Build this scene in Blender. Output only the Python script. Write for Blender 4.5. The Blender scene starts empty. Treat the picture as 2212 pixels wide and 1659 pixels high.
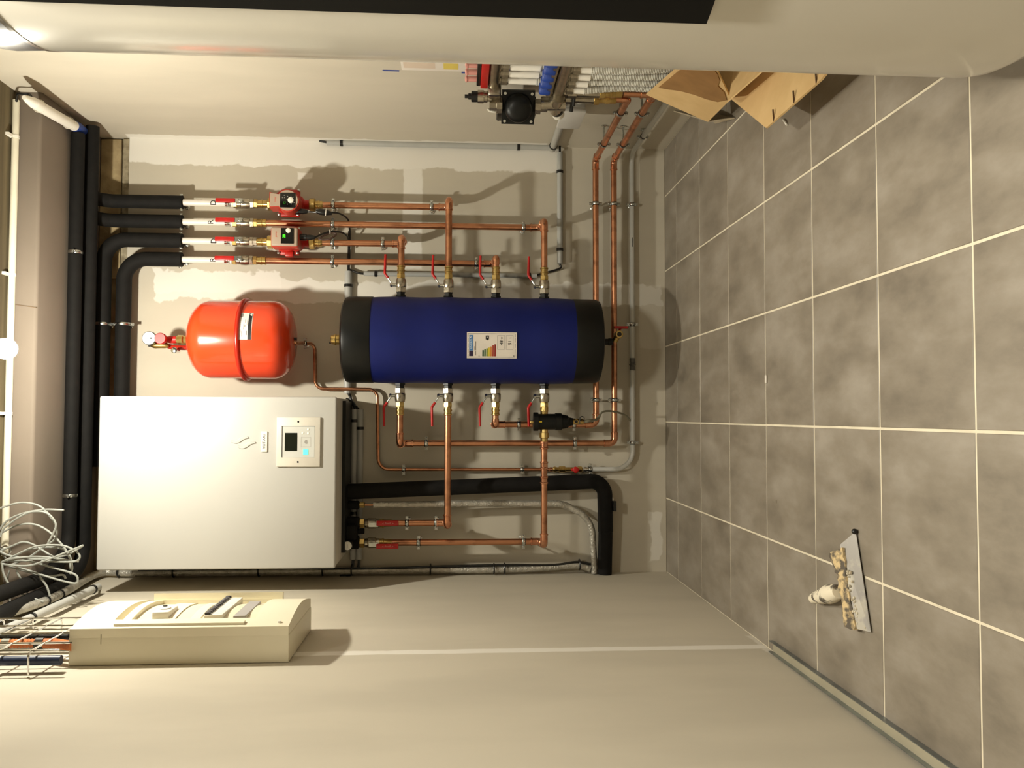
import bpy, bmesh, math, random
from mathutils import Vector, Matrix
random.seed(7)
SC = bpy.context.scene
COL = SC.collection
PI = math.pi

# ------------------------------------------------------------------ camera
# phone photograph taken sideways: picture-left is the room's up.  Pose solved from the floor grid.
FPX, PITCH, YAW, ROLL = 1792.2, .06402, .03836, .00453
TILE = .315
CAM = Vector((0, -3.407, .859))
_cy, _sy, _cp, _sp = math.cos(YAW), math.sin(YAW), math.cos(PITCH), math.sin(PITCH)
FW = Vector((_sy*_cp, _cy*_cp, -_sp))
_r = Vector((_cy, -_sy, 0)); _u = _r.cross(FW)
RT = _r*math.cos(ROLL) + _u*math.sin(ROLL)
UP = _u*math.cos(ROLL) - _r*math.sin(ROLL)
cam = bpy.data.cameras.new('camera')
cam.sensor_fit = 'HORIZONTAL'; cam.sensor_width = 36; cam.lens = FPX/2212*36
cam.clip_start = .02
cob = bpy.data.objects.new('camera', cam); COL.objects.link(cob)
X_, Y_, Z_ = -UP, RT, -FW
cob.matrix_world = Matrix(((X_.x, Y_.x, Z_.x, CAM.x), (X_.y, Y_.y, Z_.y, CAM.y), (X_.z, Y_.z, Z_.z, CAM.z), (0, 0, 0, 1)))
SC.camera = cob

# ------------------------------------------------------------------ world, light, exposure
w = bpy.data.worlds.new('world'); SC.world = w; w.use_nodes = True
w.node_tree.nodes['Background'].inputs[0].default_value = (1, .86, .66, 1)
w.node_tree.nodes['Background'].inputs[1].default_value = .02
BULB = Vector((.187, -.97, 2.143))
BULB_STRENGTH = 1500
BULB_COLOR = (1, .95, .80)
# unseen second lamp of the room, added as a round ceiling light near the photographer
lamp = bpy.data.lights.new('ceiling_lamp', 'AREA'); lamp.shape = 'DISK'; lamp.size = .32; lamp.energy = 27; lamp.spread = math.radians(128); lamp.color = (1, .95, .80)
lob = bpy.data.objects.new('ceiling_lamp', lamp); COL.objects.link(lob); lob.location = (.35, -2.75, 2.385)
SC.view_settings.view_transform = 'Standard'; SC.view_settings.look = 'None'
SC.view_settings.gamma = 1; SC.view_settings.use_curve_mapping = False
SC.view_settings.exposure = 0.4
SC.cycles.max_bounces = 8; SC.cycles.diffuse_bounces = 5; SC.cycles.glossy_bounces = 4
SC.cycles.caustics_reflective = False; SC.cycles.caustics_refractive = False
SC.cycles.sample_clamp_indirect = 6
SC.cycles.use_denoising = True

# where a measured line of sight meets a plane of the room
def ray(px, py): return (FW*FPX + RT*(829.5-py) + UP*(1106-px)).normalized()
def aY(px, py, y): d = ray(px, py); return CAM + d*((y-CAM.y)/d.y)
def aX(px, py, x): d = ray(px, py); return CAM + d*((x-CAM.x)/d.x)
def aZ(px, py, z): d = ray(px, py); return CAM + d*((z-CAM.z)/d.z)
def V(x, y, z): return Vector((x, y, z))

# ------------------------------------------------------------------ materials
def L(c): return tuple((v/12.92 if v <= .04045 else ((v+.055)/1.055)**2.4) for v in (x/255 for x in c)) + (1,)
def mat(name, col, rough=.5, metal=0, col2=None, nscale=8, amt=.5, bump=0, bscale=60, emit=0, spec=.5, stretch=None, trans=0, coat=0, contrast=(.35, .65)):
    m = bpy.data.materials.new(name); m.use_nodes = True
    nt = m.node_tree; b = nt.nodes['Principled BSDF']
    b.inputs['Base Color'].default_value = L(col); b.inputs['Roughness'].default_value = rough
    b.inputs['Metallic'].default_value = metal; b.inputs['Specular IOR Level'].default_value = spec
    b.inputs['Transmission Weight'].default_value = trans; b.inputs['Coat Weight'].default_value = coat
    if emit:
        b.inputs['Emission Color'].default_value = L(col); b.inputs['Emission Strength'].default_value = emit
    g = nt.nodes.new('ShaderNodeNewGeometry'); src = g.outputs['Position']
    if stretch:
        mp = nt.nodes.new('ShaderNodeMapping'); mp.inputs['Scale'].default_value = stretch
        nt.links.new(src, mp.inputs['Vector']); src = mp.outputs[0]
    if col2 is None:
        col2 = tuple(max(0, c*.9) for c in col)
    n = nt.nodes.new('ShaderNodeTexNoise'); n.inputs['Scale'].default_value = nscale; n.inputs['Detail'].default_value = 4
    nt.links.new(src, n.inputs['Vector'])
    mr = nt.nodes.new('ShaderNodeMapRange'); mr.inputs[1].default_value = contrast[0]; mr.inputs[2].default_value = contrast[1]
    mr.inputs[4].default_value = amt; nt.links.new(n.outputs[0], mr.inputs[0])
    mx = nt.nodes.new('ShaderNodeMix'); mx.data_type = 'RGBA'
    mx.inputs[6].default_value = L(col); mx.inputs[7].default_value = L(col2)
    nt.links.new(mr.outputs[0], mx.inputs[0]); nt.links.new(mx.outputs[2], b.inputs['Base Color'])
    if bump:
        n2 = nt.nodes.new('ShaderNodeTexNoise'); n2.inputs['Scale'].default_value = bscale; n2.inputs['Detail'].default_value = 3
        nt.links.new(src, n2.inputs['Vector'])
        bp = nt.nodes.new('ShaderNodeBump'); bp.inputs['Strength'].default_value = bump; bp.inputs['Distance'].default_value = .004
        nt.links.new(n2.outputs[0], bp.inputs['Height']); nt.links.new(bp.outputs[0], b.inputs['Normal'])
    return m

def wall_mat(name, ca, cb, rects, base=(201, 193, 177), fill=(232, 228, 220)):
    """plasterboard with strips of dried jointing compound; ca/cb: the two in-plane axes, rects: (a0,a1,b0,b1,raggedness,weight)"""
    m = bpy.data.materials.new(name); m.use_nodes = True
    nt = m.node_tree; N = nt.nodes; K = nt.links; b = N['Principled BSDF']
    b.inputs['Roughness'].default_value = .75; b.inputs['Specular IOR Level'].default_value = .25
    g = N.new('ShaderNodeNewGeometry'); s = N.new('ShaderNodeSeparateXYZ'); K.new(g.outputs['Position'], s.inputs[0])
    def noise(sc, det=4, st=None):
        n = N.new('ShaderNodeTexNoise'); n.inputs['Scale'].default_value = sc; n.inputs['Detail'].default_value = det
        if st:
            mp = N.new('ShaderNodeMapping'); mp.inputs['Scale'].default_value = st
            K.new(g.outputs['Position'], mp.inputs['Vector']); K.new(mp.outputs[0], n.inputs['Vector'])
        else: K.new(g.outputs['Position'], n.inputs['Vector'])
        return n.outputs[0]
    def M(op, a, c=None):
        n = N.new('ShaderNodeMath'); n.operation = op
        for i, q in enumerate((a, c)):
            if q is None: continue
            if isinstance(q, (int, float)): n.inputs[i].default_value = q
            else: K.new(q, n.inputs[i])
        return n.outputs[0]
    nz = M('SUBTRACT', noise(9, 3), .5); nf = M('SUBTRACT', noise(40, 2), .5)
    A, B = s.outputs[ca], s.outputs[cb]
    tot = None
    for (a0, a1, b0, b1, rag, wt) in rects:
        d = M('MINIMUM', M('MINIMUM', M('SUBTRACT', A, a0), M('SUBTRACT', a1, A)), M('MINIMUM', M('SUBTRACT', B, b0), M('SUBTRACT', b1, B)))
        d = M('ADD', d, M('ADD', M('MULTIPLY', nz, rag*2.2), M('MULTIPLY', nf, rag*.5)))
        mr = N.new('ShaderNodeMapRange'); mr.inputs[1].default_value = -.002; mr.inputs[2].default_value = .004
        mr.inputs[4].default_value = wt; K.new(d, mr.inputs[0])
        tot = mr.outputs[0] if tot is None else M('MAXIMUM', tot, mr.outputs[0])
    streak = N.new('ShaderNodeMapRange'); streak.inputs[1].default_value = .4; streak.inputs[2].default_value = .62
    K.new(noise(5, 5, (1, 1, .35)), streak.inputs[0])
    mx0 = N.new('ShaderNodeMix'); mx0.data_type = 'RGBA'; K.new(streak.outputs[0], mx0.inputs[0])
    mx0.inputs[6].default_value = L(base); mx0.inputs[7].default_value = L(tuple(c*.965 for c in base))
    mx = N.new('ShaderNodeMix'); mx.data_type = 'RGBA'
    K.new(mx0.outputs[2], mx.inputs[6]); mx.inputs[7].default_value = L(fill)
    if tot is not None: K.new(tot, mx.inputs[0])
    else: mx.inputs[0].default_value = 0
    K.new(mx.outputs[2], b.inputs['Base Color'])
    bp = N.new('ShaderNodeBump'); bp.inputs['Strength'].default_value = .12; bp.inputs['Distance'].default_value = .003
    K.new(noise(22, 4), bp.inputs['Height']); K.new(bp.outputs[0], b.inputs['Normal'])
    return m

def tile_mat():
    m = bpy.data.materials.new('grey stoneware tile'); m.use_nodes = True
    nt = m.node_tree; N = nt.nodes; K = nt.links; b = N['Principled BSDF']
    b.inputs['Roughness'].default_value = .42; b.inputs['Specular IOR Level'].default_value = .45
    g = N.new('ShaderNodeNewGeometry'); oi = N.new('ShaderNodeObjectInfo')
    cm = N.new('ShaderNodeVectorMath'); cm.operation = 'SCALE'; cm.inputs[0].default_value = (31, 17, 5); K.new(oi.outputs['Random'], cm.inputs['Scale'])
    ad = N.new('ShaderNodeVectorMath'); ad.operation = 'ADD'; K.new(g.outputs['Position'], ad.inputs[0]); K.new(cm.outputs[0], ad.inputs[1])
    mp = N.new('ShaderNodeMapping'); mp.inputs['Scale'].default_value = (1, .45, 1); K.new(ad.outputs[0], mp.inputs['Vector'])
    n1 = N.new('ShaderNodeTexNoise'); n1.inputs['Scale'].default_value = 9; n1.inputs['Detail'].default_value = 7; n1.inputs['Roughness'].default_value = .62; K.new(mp.outputs[0], n1.inputs['Vector'])
    r = N.new('ShaderNodeValToRGB'); K.new(n1.outputs[0], r.inputs[0])
    e = r.color_ramp.elements
    e[0].position = .28; e[0].color = L((108, 100, 89)); e[1].position = .72; e[1].color = L((152, 144, 133))
    x = r.color_ramp.elements.new(.48); x.color = L((131, 122, 109))
    v = N.new('ShaderNodeTexVoronoi'); v.inputs['Scale'].default_value = 9; K.new(ad.outputs[0], v.inputs['Vector'])
    mr = N.new('ShaderNodeMapRange'); mr.inputs[1].default_value = .035; mr.inputs[2].default_value = .055; mr.inputs[3].default_value = .55; mr.inputs[4].default_value = 0
    K.new(v.outputs['Distance'], mr.inputs[0])
    n3 = N.new('ShaderNodeTexNoise'); n3.inputs['Scale'].default_value = 3; K.new(ad.outputs[0], n3.inputs['Vector'])
    th = N.new('ShaderNodeMath'); th.operation = 'GREATER_THAN'; th.inputs[1].default_value = .58; K.new(n3.outputs[0], th.inputs[0])
    mm = N.new('ShaderNodeMath'); mm.operation = 'MULTIPLY'; K.new(th.outputs[0], mm.inputs[0]); K.new(mr.outputs[0], mm.inputs[1])
    mx = N.new('ShaderNodeMix'); mx.data_type = 'RGBA'; K.new(mm.outputs[0], mx.inputs[0]); K.new(r.outputs[0], mx.inputs[6]); mx.inputs[7].default_value = L((84, 72, 56))
    K.new(mx.outputs[2], b.inputs['Base Color'])
    rr = N.new('ShaderNodeMapRange'); rr.inputs[3].default_value = .34; rr.inputs[4].default_value = .55; K.new(n1.outputs[0], rr.inputs[0]); K.new(rr.outputs[0], b.inputs['Roughness'])
    return m

COPPER = mat('copper', (212, 152, 116), .32, 1, (124, 80, 60), 22, .75, stretch=(1, 1, .5), contrast=(.5, .72))
COPPER2 = mat('copper fitting', (226, 168, 134), .22, 1, (196, 126, 94), 40, .6)
BRASS = mat('brass', (208, 180, 116), .28, 1, (158, 130, 72), 40, .6)
NICKEL = mat('nickel plated brass', (192, 184, 168), .27, 1, (140, 134, 120), 60, .5, bump=.1, bscale=200)
ZINC = mat('zinc steel', (205, 208, 205), .25, 1, (150, 152, 150), 80, .4)
CHROME = mat('chrome', (230, 230, 230), .1, 1)
STEEL = mat('brushed steel', (150, 148, 146), .35, 1, (110, 108, 108), 30, .5)
GALV = mat('galvanised steel', (168, 178, 184), .35, 1, (130, 138, 144), 25, .6)
BLACKRUB = mat('black rubber foam', (15, 14, 13), .8, 0, (24, 22, 20), 30, .6, spec=.25, bump=.15, bscale=120)
BLACKPL = mat('black plastic', (14, 14, 14), .35, 0, (20, 20, 20), 30, .5)
BLACKCAP = mat('black moulded plastic', (13, 14, 13), .4, 0, (17, 18, 16), 12, .5, spec=.3)
BLACKGLOSS = mat('black gloss plastic', (8, 8, 8), .2, 0)
BLUE = mat('blue vinyl jacket', (7, 24, 98), .5, 0, (6, 19, 80), 6, .6, spec=.3, bump=.05, bscale=9)
VRED = mat('red lacquered steel', (224, 68, 30), .22, 0, (214, 62, 26), 5, .4, coat=.4)
VREDD = mat('dark red lacquer', (176, 34, 14), .3, 0)
REDPL = mat('red plastic', (190, 26, 22), .4, 0, (160, 20, 18), 50, .5)
REDCAST = mat('red cast iron', (186, 32, 20), .42, 0, (150, 24, 16), 40, .5)
TERRA = mat('brick red plastic', (190, 62, 46), .42, 0)
TAUPE = mat('taupe plastic', (178, 158, 140), .5, 0)
WHITEPL = mat('white plastic', (238, 234, 224), .4, 0, (230, 226, 216), 10, .5)
WHITEPEX = mat('white pex pipe', (236, 230, 222), .35, 0)
CREAMPL = mat('cream plastic', (236, 229, 206), .45, 0, (230, 222, 198), 8, .5)
CREAMIN = mat('cream plastic inside', (226, 218, 192), .5, 0)
WHITESTEEL = mat('white painted steel', (190, 188, 183), .42, 0, (187, 185, 180), 4, .5)
GREYSTEEL = mat('grey painted steel', (170, 164, 152), .5, 0)
GREYPL = mat('grey plastic', (172, 170, 164), .45, 0, (160, 158, 152), 12, .5)
GREYDK = mat('dark grey plastic', (96, 94, 90), .5, 0)
CONDUIT = mat('grey conduit', (178, 178, 174), .45, 0, (164, 164, 160), 14, .5)
CORRU = mat('corrugated grey sheath', (196, 194, 184), .55, 0, (180, 178, 168), 20, .5)
FOIL = mat('silver lagging', (204, 200, 190), .36, .55, (158, 154, 144), 40, .7, bump=1, bscale=130)
SCREEN = mat('dark display', (30, 34, 26), .15, 0, (24, 28, 20), 30, .5)
GREENLED = mat('green indicator', (80, 235, 170), .4, 0, emit=1.3)
GREENDIG = mat('green digits', (60, 240, 30), .4, 0, emit=1.6)
DIMDIG = mat('dim green digits', (40, 150, 30), .4, 0, emit=.35)
INK = mat('black ink', (24, 24, 26), .6, 0)
GREYINK = mat('grey ink', (130, 126, 122), .6, 0)
PAPER = mat('white label paper', (226, 218, 208), .6, 0)
CARD = mat('corrugated cardboard', (214, 182, 130), .8, 0, (200, 166, 114), 14, .6, bump=.1, bscale=90)
CARDDK = mat('torn brown cardboard', (150, 112, 66), .85, 0, (128, 94, 54), 18, .6)
GREYTANK = mat('silver grey tank steel', (222, 218, 208), .17, 0, (216, 212, 202), 5, .5, spec=.5)
CONCRETE = mat('raw concrete block', (176, 156, 118), .9, 0, (128, 108, 76), 16, .8, bump=.8, bscale=45)
CEILC = mat('shuttered concrete', (120, 108, 80), .9, 0, (78, 68, 48), 5, .9, bump=.4, bscale=30, stretch=(.15, 4, 1))
SOFFIT = mat('plaster soffit', (128, 116, 104), .8, 0, (118, 107, 95), 4, .6, bump=.1, bscale=30)
GROUT = mat('pale grout', (222, 212, 190), .85, 0, (200, 190, 168), 12, .7)
ORANGE = mat('orange sheath', (214, 130, 78), .5, 0)
BLUEPL = mat('blue plastic', (34, 66, 150), .45, 0, (24, 50, 120), 30, .5)
REDTRANS = mat('clear red plastic', (214, 150, 140), .25, 0)
CLEARPL = mat('milky clear plastic', (206, 200, 186), .3, 0)
PLASTERY = mat('dried plaster crust', (206, 182, 138), .9, 0, (92, 84, 74), 55, 1, bump=.8, bscale=90, contrast=(.42, .58))
WIREGREY = mat('grey cable', (160, 162, 156), .5, 0, (140, 142, 136), 20, .5)
TILEM = tile_mat()

# ------------------------------------------------------------------ mesh builder
class MB:
    def __init__(s): s.v = []; s.f = []
    def add(s, vs, fs):
        o = len(s.v); s.v += [Vector(x) for x in vs]; s.f += [tuple(i+o for i in f) for f in fs]; return s
    def box(s, a, b):
        x0, y0, z0 = a; x1, y1, z1 = b
        return s.add([(x0,y0,z0),(x1,y0,z0),(x1,y1,z0),(x0,y1,z0),(x0,y0,z1),(x1,y0,z1),(x1,y1,z1),(x0,y1,z1)],
                     [(0,3,2,1),(4,5,6,7),(0,1,5,4),(1,2,6,5),(2,3,7,6),(3,0,4,7)])
    def rbox(s, a, b, r=.004, seg=2):
        bm = bmesh.new(); bmesh.ops.create_cube(bm, size=1)
        a = Vector(a); b = Vector(b); c = (a+b)/2; d = b-a
        for q in bm.verts: q.co = Vector((q.co.x*d.x, q.co.y*d.y, q.co.z*d.z)) + c
        bmesh.ops.bevel(bm, geom=bm.edges[:], offset=r, segments=seg, affect='EDGES', profile=.5)
        bm.verts.index_update()
        s.add([q.co.copy() for q in bm.verts], [[q.index for q in f.verts] for f in bm.faces]); bm.free(); return s
    def obox(s, c, ax, ay, az):
        c = Vector(c); vs = [c+ax*i+ay*j+az*k for k in (-.5, .5) for (i, j) in ((-.5,-.5),(.5,-.5),(.5,.5),(-.5,.5))]
        return s.add(vs, [(0,3,2,1),(4,5,6,7),(0,1,5,4),(1,2,6,5),(2,3,7,6),(3,0,4,7)])
    def lathe(s, o, ax, prof, n=24):
        """prof: (distance along ax, radius)"""
        o = Vector(o); ax = Vector(ax).normalized()
        t = Vector((0, 0, 1)) if abs(ax.z) < .9 else Vector((1, 0, 0))
        e1 = ax.cross(t).normalized(); e2 = ax.cross(e1)
        vs = []; fs = []
        for (d, r) in prof:
            for k in range(n):
                a = 2*PI*k/n; vs.append(o+ax*d+(e1*math.cos(a)+e2*math.sin(a))*max(r, 1e-5))
        for i in range(len(prof)-1):
            for k in range(n):
                k2 = (k+1) % n; fs.append((i*n+k, i*n+k2, (i+1)*n+k2, (i+1)*n+k))
        fs.append(tuple(range(n-1, -1, -1))); fs.append(tuple((len(prof)-1)*n+k for k in range(n)))
        return s.add(vs, fs)
    def cyl(s, p, q, r, r2=None, n=16):
        p = Vector(p); q = Vector(q); d = (q-p).length
        return s.lathe(p, q-p, [(0, r), (d, r if r2 is None else r2)], n)
    def bcyl(s, p, q, r, b=.002, n=20):
        p = Vector(p); q = Vector(q); d = (q-p).length
        return s.lathe(p, q-p, [(0, r-b), (b, r), (d-b, r), (d, r-b)], n)
    def sphere(s, c, r, n=16, ax=(0, 0, 1), a0=0, a1=PI):
        m = max(6, n//2); return s.lathe(c, ax, [(-r*math.cos(a0+(a1-a0)*i/m), r*math.sin(a0+(a1-a0)*i/m)) for i in range(m+1)], n)
    def tube(s, pts, r, n=12):
        pts = [Vector(p) for p in pts]; m = len(pts)
        rs = r if isinstance(r, (list, tuple)) else [r]*m
        tg = []
        for i in range(m):
            a = pts[max(0, i-1)]; b = pts[min(m-1, i+1)]; tg.append((b-a).normalized())
        t = Vector((0, 0, 1)) if abs(tg[0].z) < .9 else Vector((1, 0, 0))
        e = tg[0].cross(t).normalized(); vs = []; fs = []
        for i in range(m):
            e = (e - tg[i]*e.dot(tg[i])).normalized(); e2 = tg[i].cross(e)
            for k in range(n):
                a = 2*PI*k/n; vs.append(pts[i]+(e*math.cos(a)+e2*math.sin(a))*rs[i])
        for i in range(m-1):
            for k in range(n):
                k2 = (k+1) % n; fs.append((i*n+k, i*n+k2, (i+1)*n+k2, (i+1)*n+k))
        fs.append(tuple(range(n-1, -1, -1))); fs.append(tuple((m-1)*n+k for k in range(n)))
        return s.add(vs, fs)
    def torus(s, c, ax, R, r, n=20, m=8):
        c = Vector(c); ax = Vector(ax).normalized(); t = Vector((0, 0, 1)) if abs(ax.z) < .9 else Vector((1, 0, 0))
        e1 = ax.cross(t).normalized(); e2 = ax.cross(e1); vs = []; fs = []
        for i in range(n):
            a = 2*PI*i/n; d = e1*math.cos(a)+e2*math.sin(a)
            for k in range(m):
                b = 2*PI*k/m; vs.append(c+d*(R+r*math.cos(b))+ax*(r*math.sin(b)))
        for i in range(n):
            for k in range(m):
                i2 = (i+1) % n; k2 = (k+1) % m; fs.append((i*m+k, i2*m+k, i2*m+k2, i*m+k2))
        return s.add(vs, fs)
    def prism(s, poly, ext):
        poly = [Vector(p) for p in poly]; ext = Vector(ext); n = len(poly)
        return s.add(poly+[p+ext for p in poly], [tuple(range(n-1, -1, -1)), tuple(range(n, 2*n))] + [(i, (i+1) % n, n+(i+1) % n, n+i) for i in range(n)])

def fillet(pts, rad, n=7):
    pts = [Vector(p) for p in pts]; out = [pts[0]]
    for i in range(1, len(pts)-1):
        r_ = rad[i-1] if isinstance(rad, (list, tuple)) else rad
        a = (pts[i-1]-pts[i]); b = (pts[i+1]-pts[i]); la, lb = a.length, b.length; a.normalize(); b.normalize()
        ang = a.angle(b)
        if ang > PI-.02: out.append(pts[i]); continue
        t = min(r_/math.tan(ang/2), la*.49, lb*.49); r2 = t*math.tan(ang/2)
        c = pts[i]+(a+b).normalized()*(r2/math.sin(ang/2))
        p0 = pts[i]+a*t-c; p1 = pts[i]+b*t-c; tot = p0.angle(p1); axis = p0.cross(p1).normalized()
        for k in range(n+1): out.append(c+Matrix.Rotation(tot*k/n, 3, axis) @ p0)
    out.append(pts[-1]); return out
def spline(pts, n=8):
    pts = [Vector(p) for p in pts]; out = []
    P = [pts[0]*2-pts[1]]+pts+[pts[-1]*2-pts[-2]]
    for i in range(1, len(P)-2):
        a, b, c, d = P[i-1:i+3]
        for k in range(n):
            t = k/n; out.append(.5*((b*2)+(c-a)*t+(a*2-b*5+c*4-d)*t*t+(b*3-a-c*3+d)*t**3))
    out.append(pts[-1]); return out

# ------------------------------------------------------------------ objects
def thing(name, label, cat, loc, group=None):
    o = bpy.data.objects.new(name, None); COL.objects.link(o); o.location = loc; o.empty_display_size = .05
    o['label'] = label; o['category'] = cat
    if group: o['group'] = group
    return o
def root(o):
    while o.parent: o = o.parent
    return o
def part(name, mb, m, parent=None, sharp=38, label=None, flat=False):
    me = bpy.data.meshes.new(name); off = root(parent).location if parent else Vector()
    me.from_pydata([v-off for v in mb.v], [], mb.f)
    bm = bmesh.new(); bm.from_mesh(me); bmesh.ops.recalc_face_normals(bm, faces=bm.faces); bm.to_mesh(me); bm.free()
    if not flat:
        me.polygons.foreach_set('use_smooth', [True]*len(me.polygons)); me.set_sharp_from_angle(angle=math.radians(sharp))
    me.materials.append(m)
    o = bpy.data.objects.new(name, me); COL.objects.link(o)
    if parent: o.parent = parent
    if label: o['label'] = label
    return o
def solo(name, mb, m, label, cat, group=None):
    o = part(name, mb, m); o['label'] = label; o['category'] = cat
    if group: o['group'] = group
    return o
def struct(name, mb, m, flat=True):
    o = part(name, mb, m, flat=flat); o['kind'] = 'structure'; return o
def textmb(s, size, org, ex=(1, 0, 0), ey=(0, 0, 1), depth=.0004, fn=None, align='CENTER', bold=0):
    c = bpy.data.curves.new('t', 'FONT'); c.body = s; c.size = size; c.align_x = align; c.align_y = 'CENTER'; c.extrude = depth; c.resolution_u = 3; c.offset = bold
    o = bpy.data.objects.new('t', c); COL.objects.link(o)
    bpy.context.view_layer.update()
    dg = bpy.context.evaluated_depsgraph_get(); me = bpy.data.meshes.new_from_object(o.evaluated_get(dg))
    org = Vector(org); ex = Vector(ex); ey = Vector(ey); ez = ex.cross(ey)
    mb = MB()
    vs = [fn(v.co) if fn else org+ex*v.co.x+ey*v.co.y+ez*v.co.z for v in me.vertices]
    mb.add(vs, [tuple(p.vertices) for p in me.polygons])
    bpy.data.objects.remove(o); bpy.data.curves.remove(c); bpy.data.meshes.remove(me)
    return mb

# ================================================================== the room
XL, XR, ZA, ZB, YB0 = -.642, 1.122, 2.312, 2.40, -.46
ZP = 2.192                                  # top of the plasterboard on the back wall
bx = lambda px, py: aY(px, py, 0).x
bz = lambda px, py=700: aY(px, py, 0).z
wb = wall_mat('back plasterboard', 0, 2, [
    (bx(700, 362), 1.14, bz(1212), 2.3, .03, 1), (.6, 1.1, bz(911), bz(868), .012, .9),
    (bx(700, 652), bx(700, 606), bz(1432), 2.08, .045, .75), (bx(700, 640), bx(700, 590), bz(600), 2.08, .05, .85),
    (-.60, -.40, .02, bz(1400), .03, .6), (-.55, -.40, bz(770), bz(745), .02, .4), (bx(600, 386), bx(600, 372), bz(672), bz(640), .012, .8),
    (.28, .55, bz(1430), bz(1380), .02, .3)])
struct('wall_back', MB().box((XL-.2, 0, 0), (XR+.2, .04, ZP)), wb)
struct('wall_back_upper', MB().box((XL-.2, .04, ZP-.3), (XR+.2, .16, 2.6)), CONCRETE)
o = part('block', MB().rbox((.55, .012, ZP+.035), (XR-.004, .05, ZA-.002), .003, 1), CONCRETE)
o['kind'] = 'structure'; o.name = 'trim_1'
o = part('mortar', MB().rbox((.42, .006, ZP), (XR-.002, .045, ZP+.03), .004, 1), mat('crumbly mortar', (170, 158, 132), .95, 0, (110, 100, 80), 40, .8, bump=1, bscale=60)); o['kind'] = 'structure'; o.name = 'trim_2'
rz = lambda px, py: aX(px, py, XR).z
ry = lambda px, py: aX(px, py, XR).y
wr = wall_mat('right plasterboard', 1, 2, [
    (-.045, .02, .5, 2.2, .02, .9), (ry(955, 206), ry(955, 201), rz(985, 203), rz(915, 203), .007, .8), (ry(960, 261), ry(960, 256), rz(972, 258), rz(940, 258), .006, .8),
    (ry(970, 300), ry(970, 288), rz(1012, 294), rz(932, 294), .012, .6), (ry(755, 202), ry(755, 198), rz(766, 200), rz(744, 200), .006, .8)])
struct('wall_right', MB().box((XR, -6, 0), (XR+.15, .04, 2.6)), wr)
ly = lambda px, py: aX(px, py, XL).y
wl = wall_mat('left plasterboard', 1, 2, [(-1.135, -1.095, -.1, 2.3, .007, .85), (-1.2, -1.0, -.01, .02, .02, .5)])
struct('wall_left', MB().box((XL-.15, -6, 0), (XL, .04, 2.6)), wl)
struct('wall_rear', MB().box((XL-.15, -6.15, 0), (XR+.15, -6, 2.6)), mat('rear plasterboard', (196, 186, 166), .8))
struct('ceiling', MB().box((XL-.15, -6.15, ZB), (XR+.15, YB0+.02, ZB+.2)), CEILC)
struct('ceiling_2', MB().rbox((XL-.15, YB0, ZA), (XR+.15, .16, ZB+.2), .012, 3), SOFFIT, flat=False)
struct('trim_3', MB().obox(V(.375, YB0-.001, 2.356), V(.0025, 0, 0), V(0, .004, 0), V(.012, 0, .088)), mat('crack', (120, 100, 80), .9))

# floor: a grout bed and one tile per part
fl = struct('floor', MB().box((XL-.15, -6.15, -.12), (XR+.15, .04, -.0016)), GROUT)
GX0, GY0, G = -.02474, -.18564, .0026
def tile_mesh(x0, x1, y0, y1):
    b = .0012; c = ((x0+x1)/2, (y0+y1)/2)
    vs = []
    for (i, z) in ((0, -.01), (0, -b), (b, 0)):
        vs += [(x0+i-c[0], y0+i-c[1], z), (x1-i-c[0], y0+i-c[1], z), (x1-i-c[0], y1-i-c[1], z), (x0+i-c[0], y1-i-c[1], z)]
    fs = [(8, 9, 10, 11)] + [(a+k, a+(k+1) % 4, a+4+(k+1) % 4, a+4+k) for a in (0, 4) for k in range(4)]
    me = bpy.data.meshes.new('tile'); me.from_pydata(vs, [], fs); me.materials.append(TILEM); return me, c
cache = {}
for i in range(-3, 5):
    for j in range(-1, 12):
        x0, x1 = max(GX0+i*TILE+G, XL+.002), min(GX0+(i+1)*TILE-G, XR-.002)
        y1, y0 = min(GY0-j*TILE-G, -.003), GY0-(j+1)*TILE+G
        if x1-x0 < .02 or y1-y0 < .02: continue
        key = (round(x1-x0, 4), round(y1-y0, 4))
        if key not in cache: cache[key] = tile_mesh(x0, x1, y0, y1)[0]
        o = bpy.data.objects.new('tile', cache[key]); COL.objects.link(o); o.parent = fl
        o.location = ((x0+x1)/2, (y0+y1)/2, random.uniform(-.0003, .0003))

# ================================================================== bulb
t = thing('light_bulb', 'glowing round lamp bulb hanging from the dark concrete ceiling', 'light bulb', V(BULB.x, BULB.y, ZB))
em = bpy.data.materials.new('lit bulb glass'); em.use_nodes = True
b = em.node_tree.nodes['Principled BSDF']; b.inputs['Base Color'].default_value = (1, 1, 1, 1)
b.inputs['Emission Color'].default_value = BULB_COLOR + (1,); b.inputs['Emission Strength'].default_value = BULB_STRENGTH
part('globe', MB().sphere(BULB, .03, 24, (0, 0, -1), .55, PI) if False else MB().lathe(BULB, (0, 0, -1), [(-.012, .0275), (-.005, .0296), (.004, .0299), (.012, .0275), (.02, .0223), (.026, .015), (.0295, .006), (.03, .0)], 24), em, t)
part('lamp_base', MB().lathe(BULB, (0, 0, 1), [(.012, .0282), (.03, .024), (.05, .0165), (.06, .014), (.062, .0135), (.085, .0135)], 24), WHITEPL, t)
part('lamp_holder', MB().lathe(BULB, (0, 0, 1), [(.08, .017), (.12, .019), (.14, .012), (.15, .004)], 20), BLACKPL, t)
part('cord', MB().cyl(BULB+V(0, 0, .148), V(BULB.x, BULB.y, ZB), .0035, n=8), BLACKPL, t)

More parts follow.
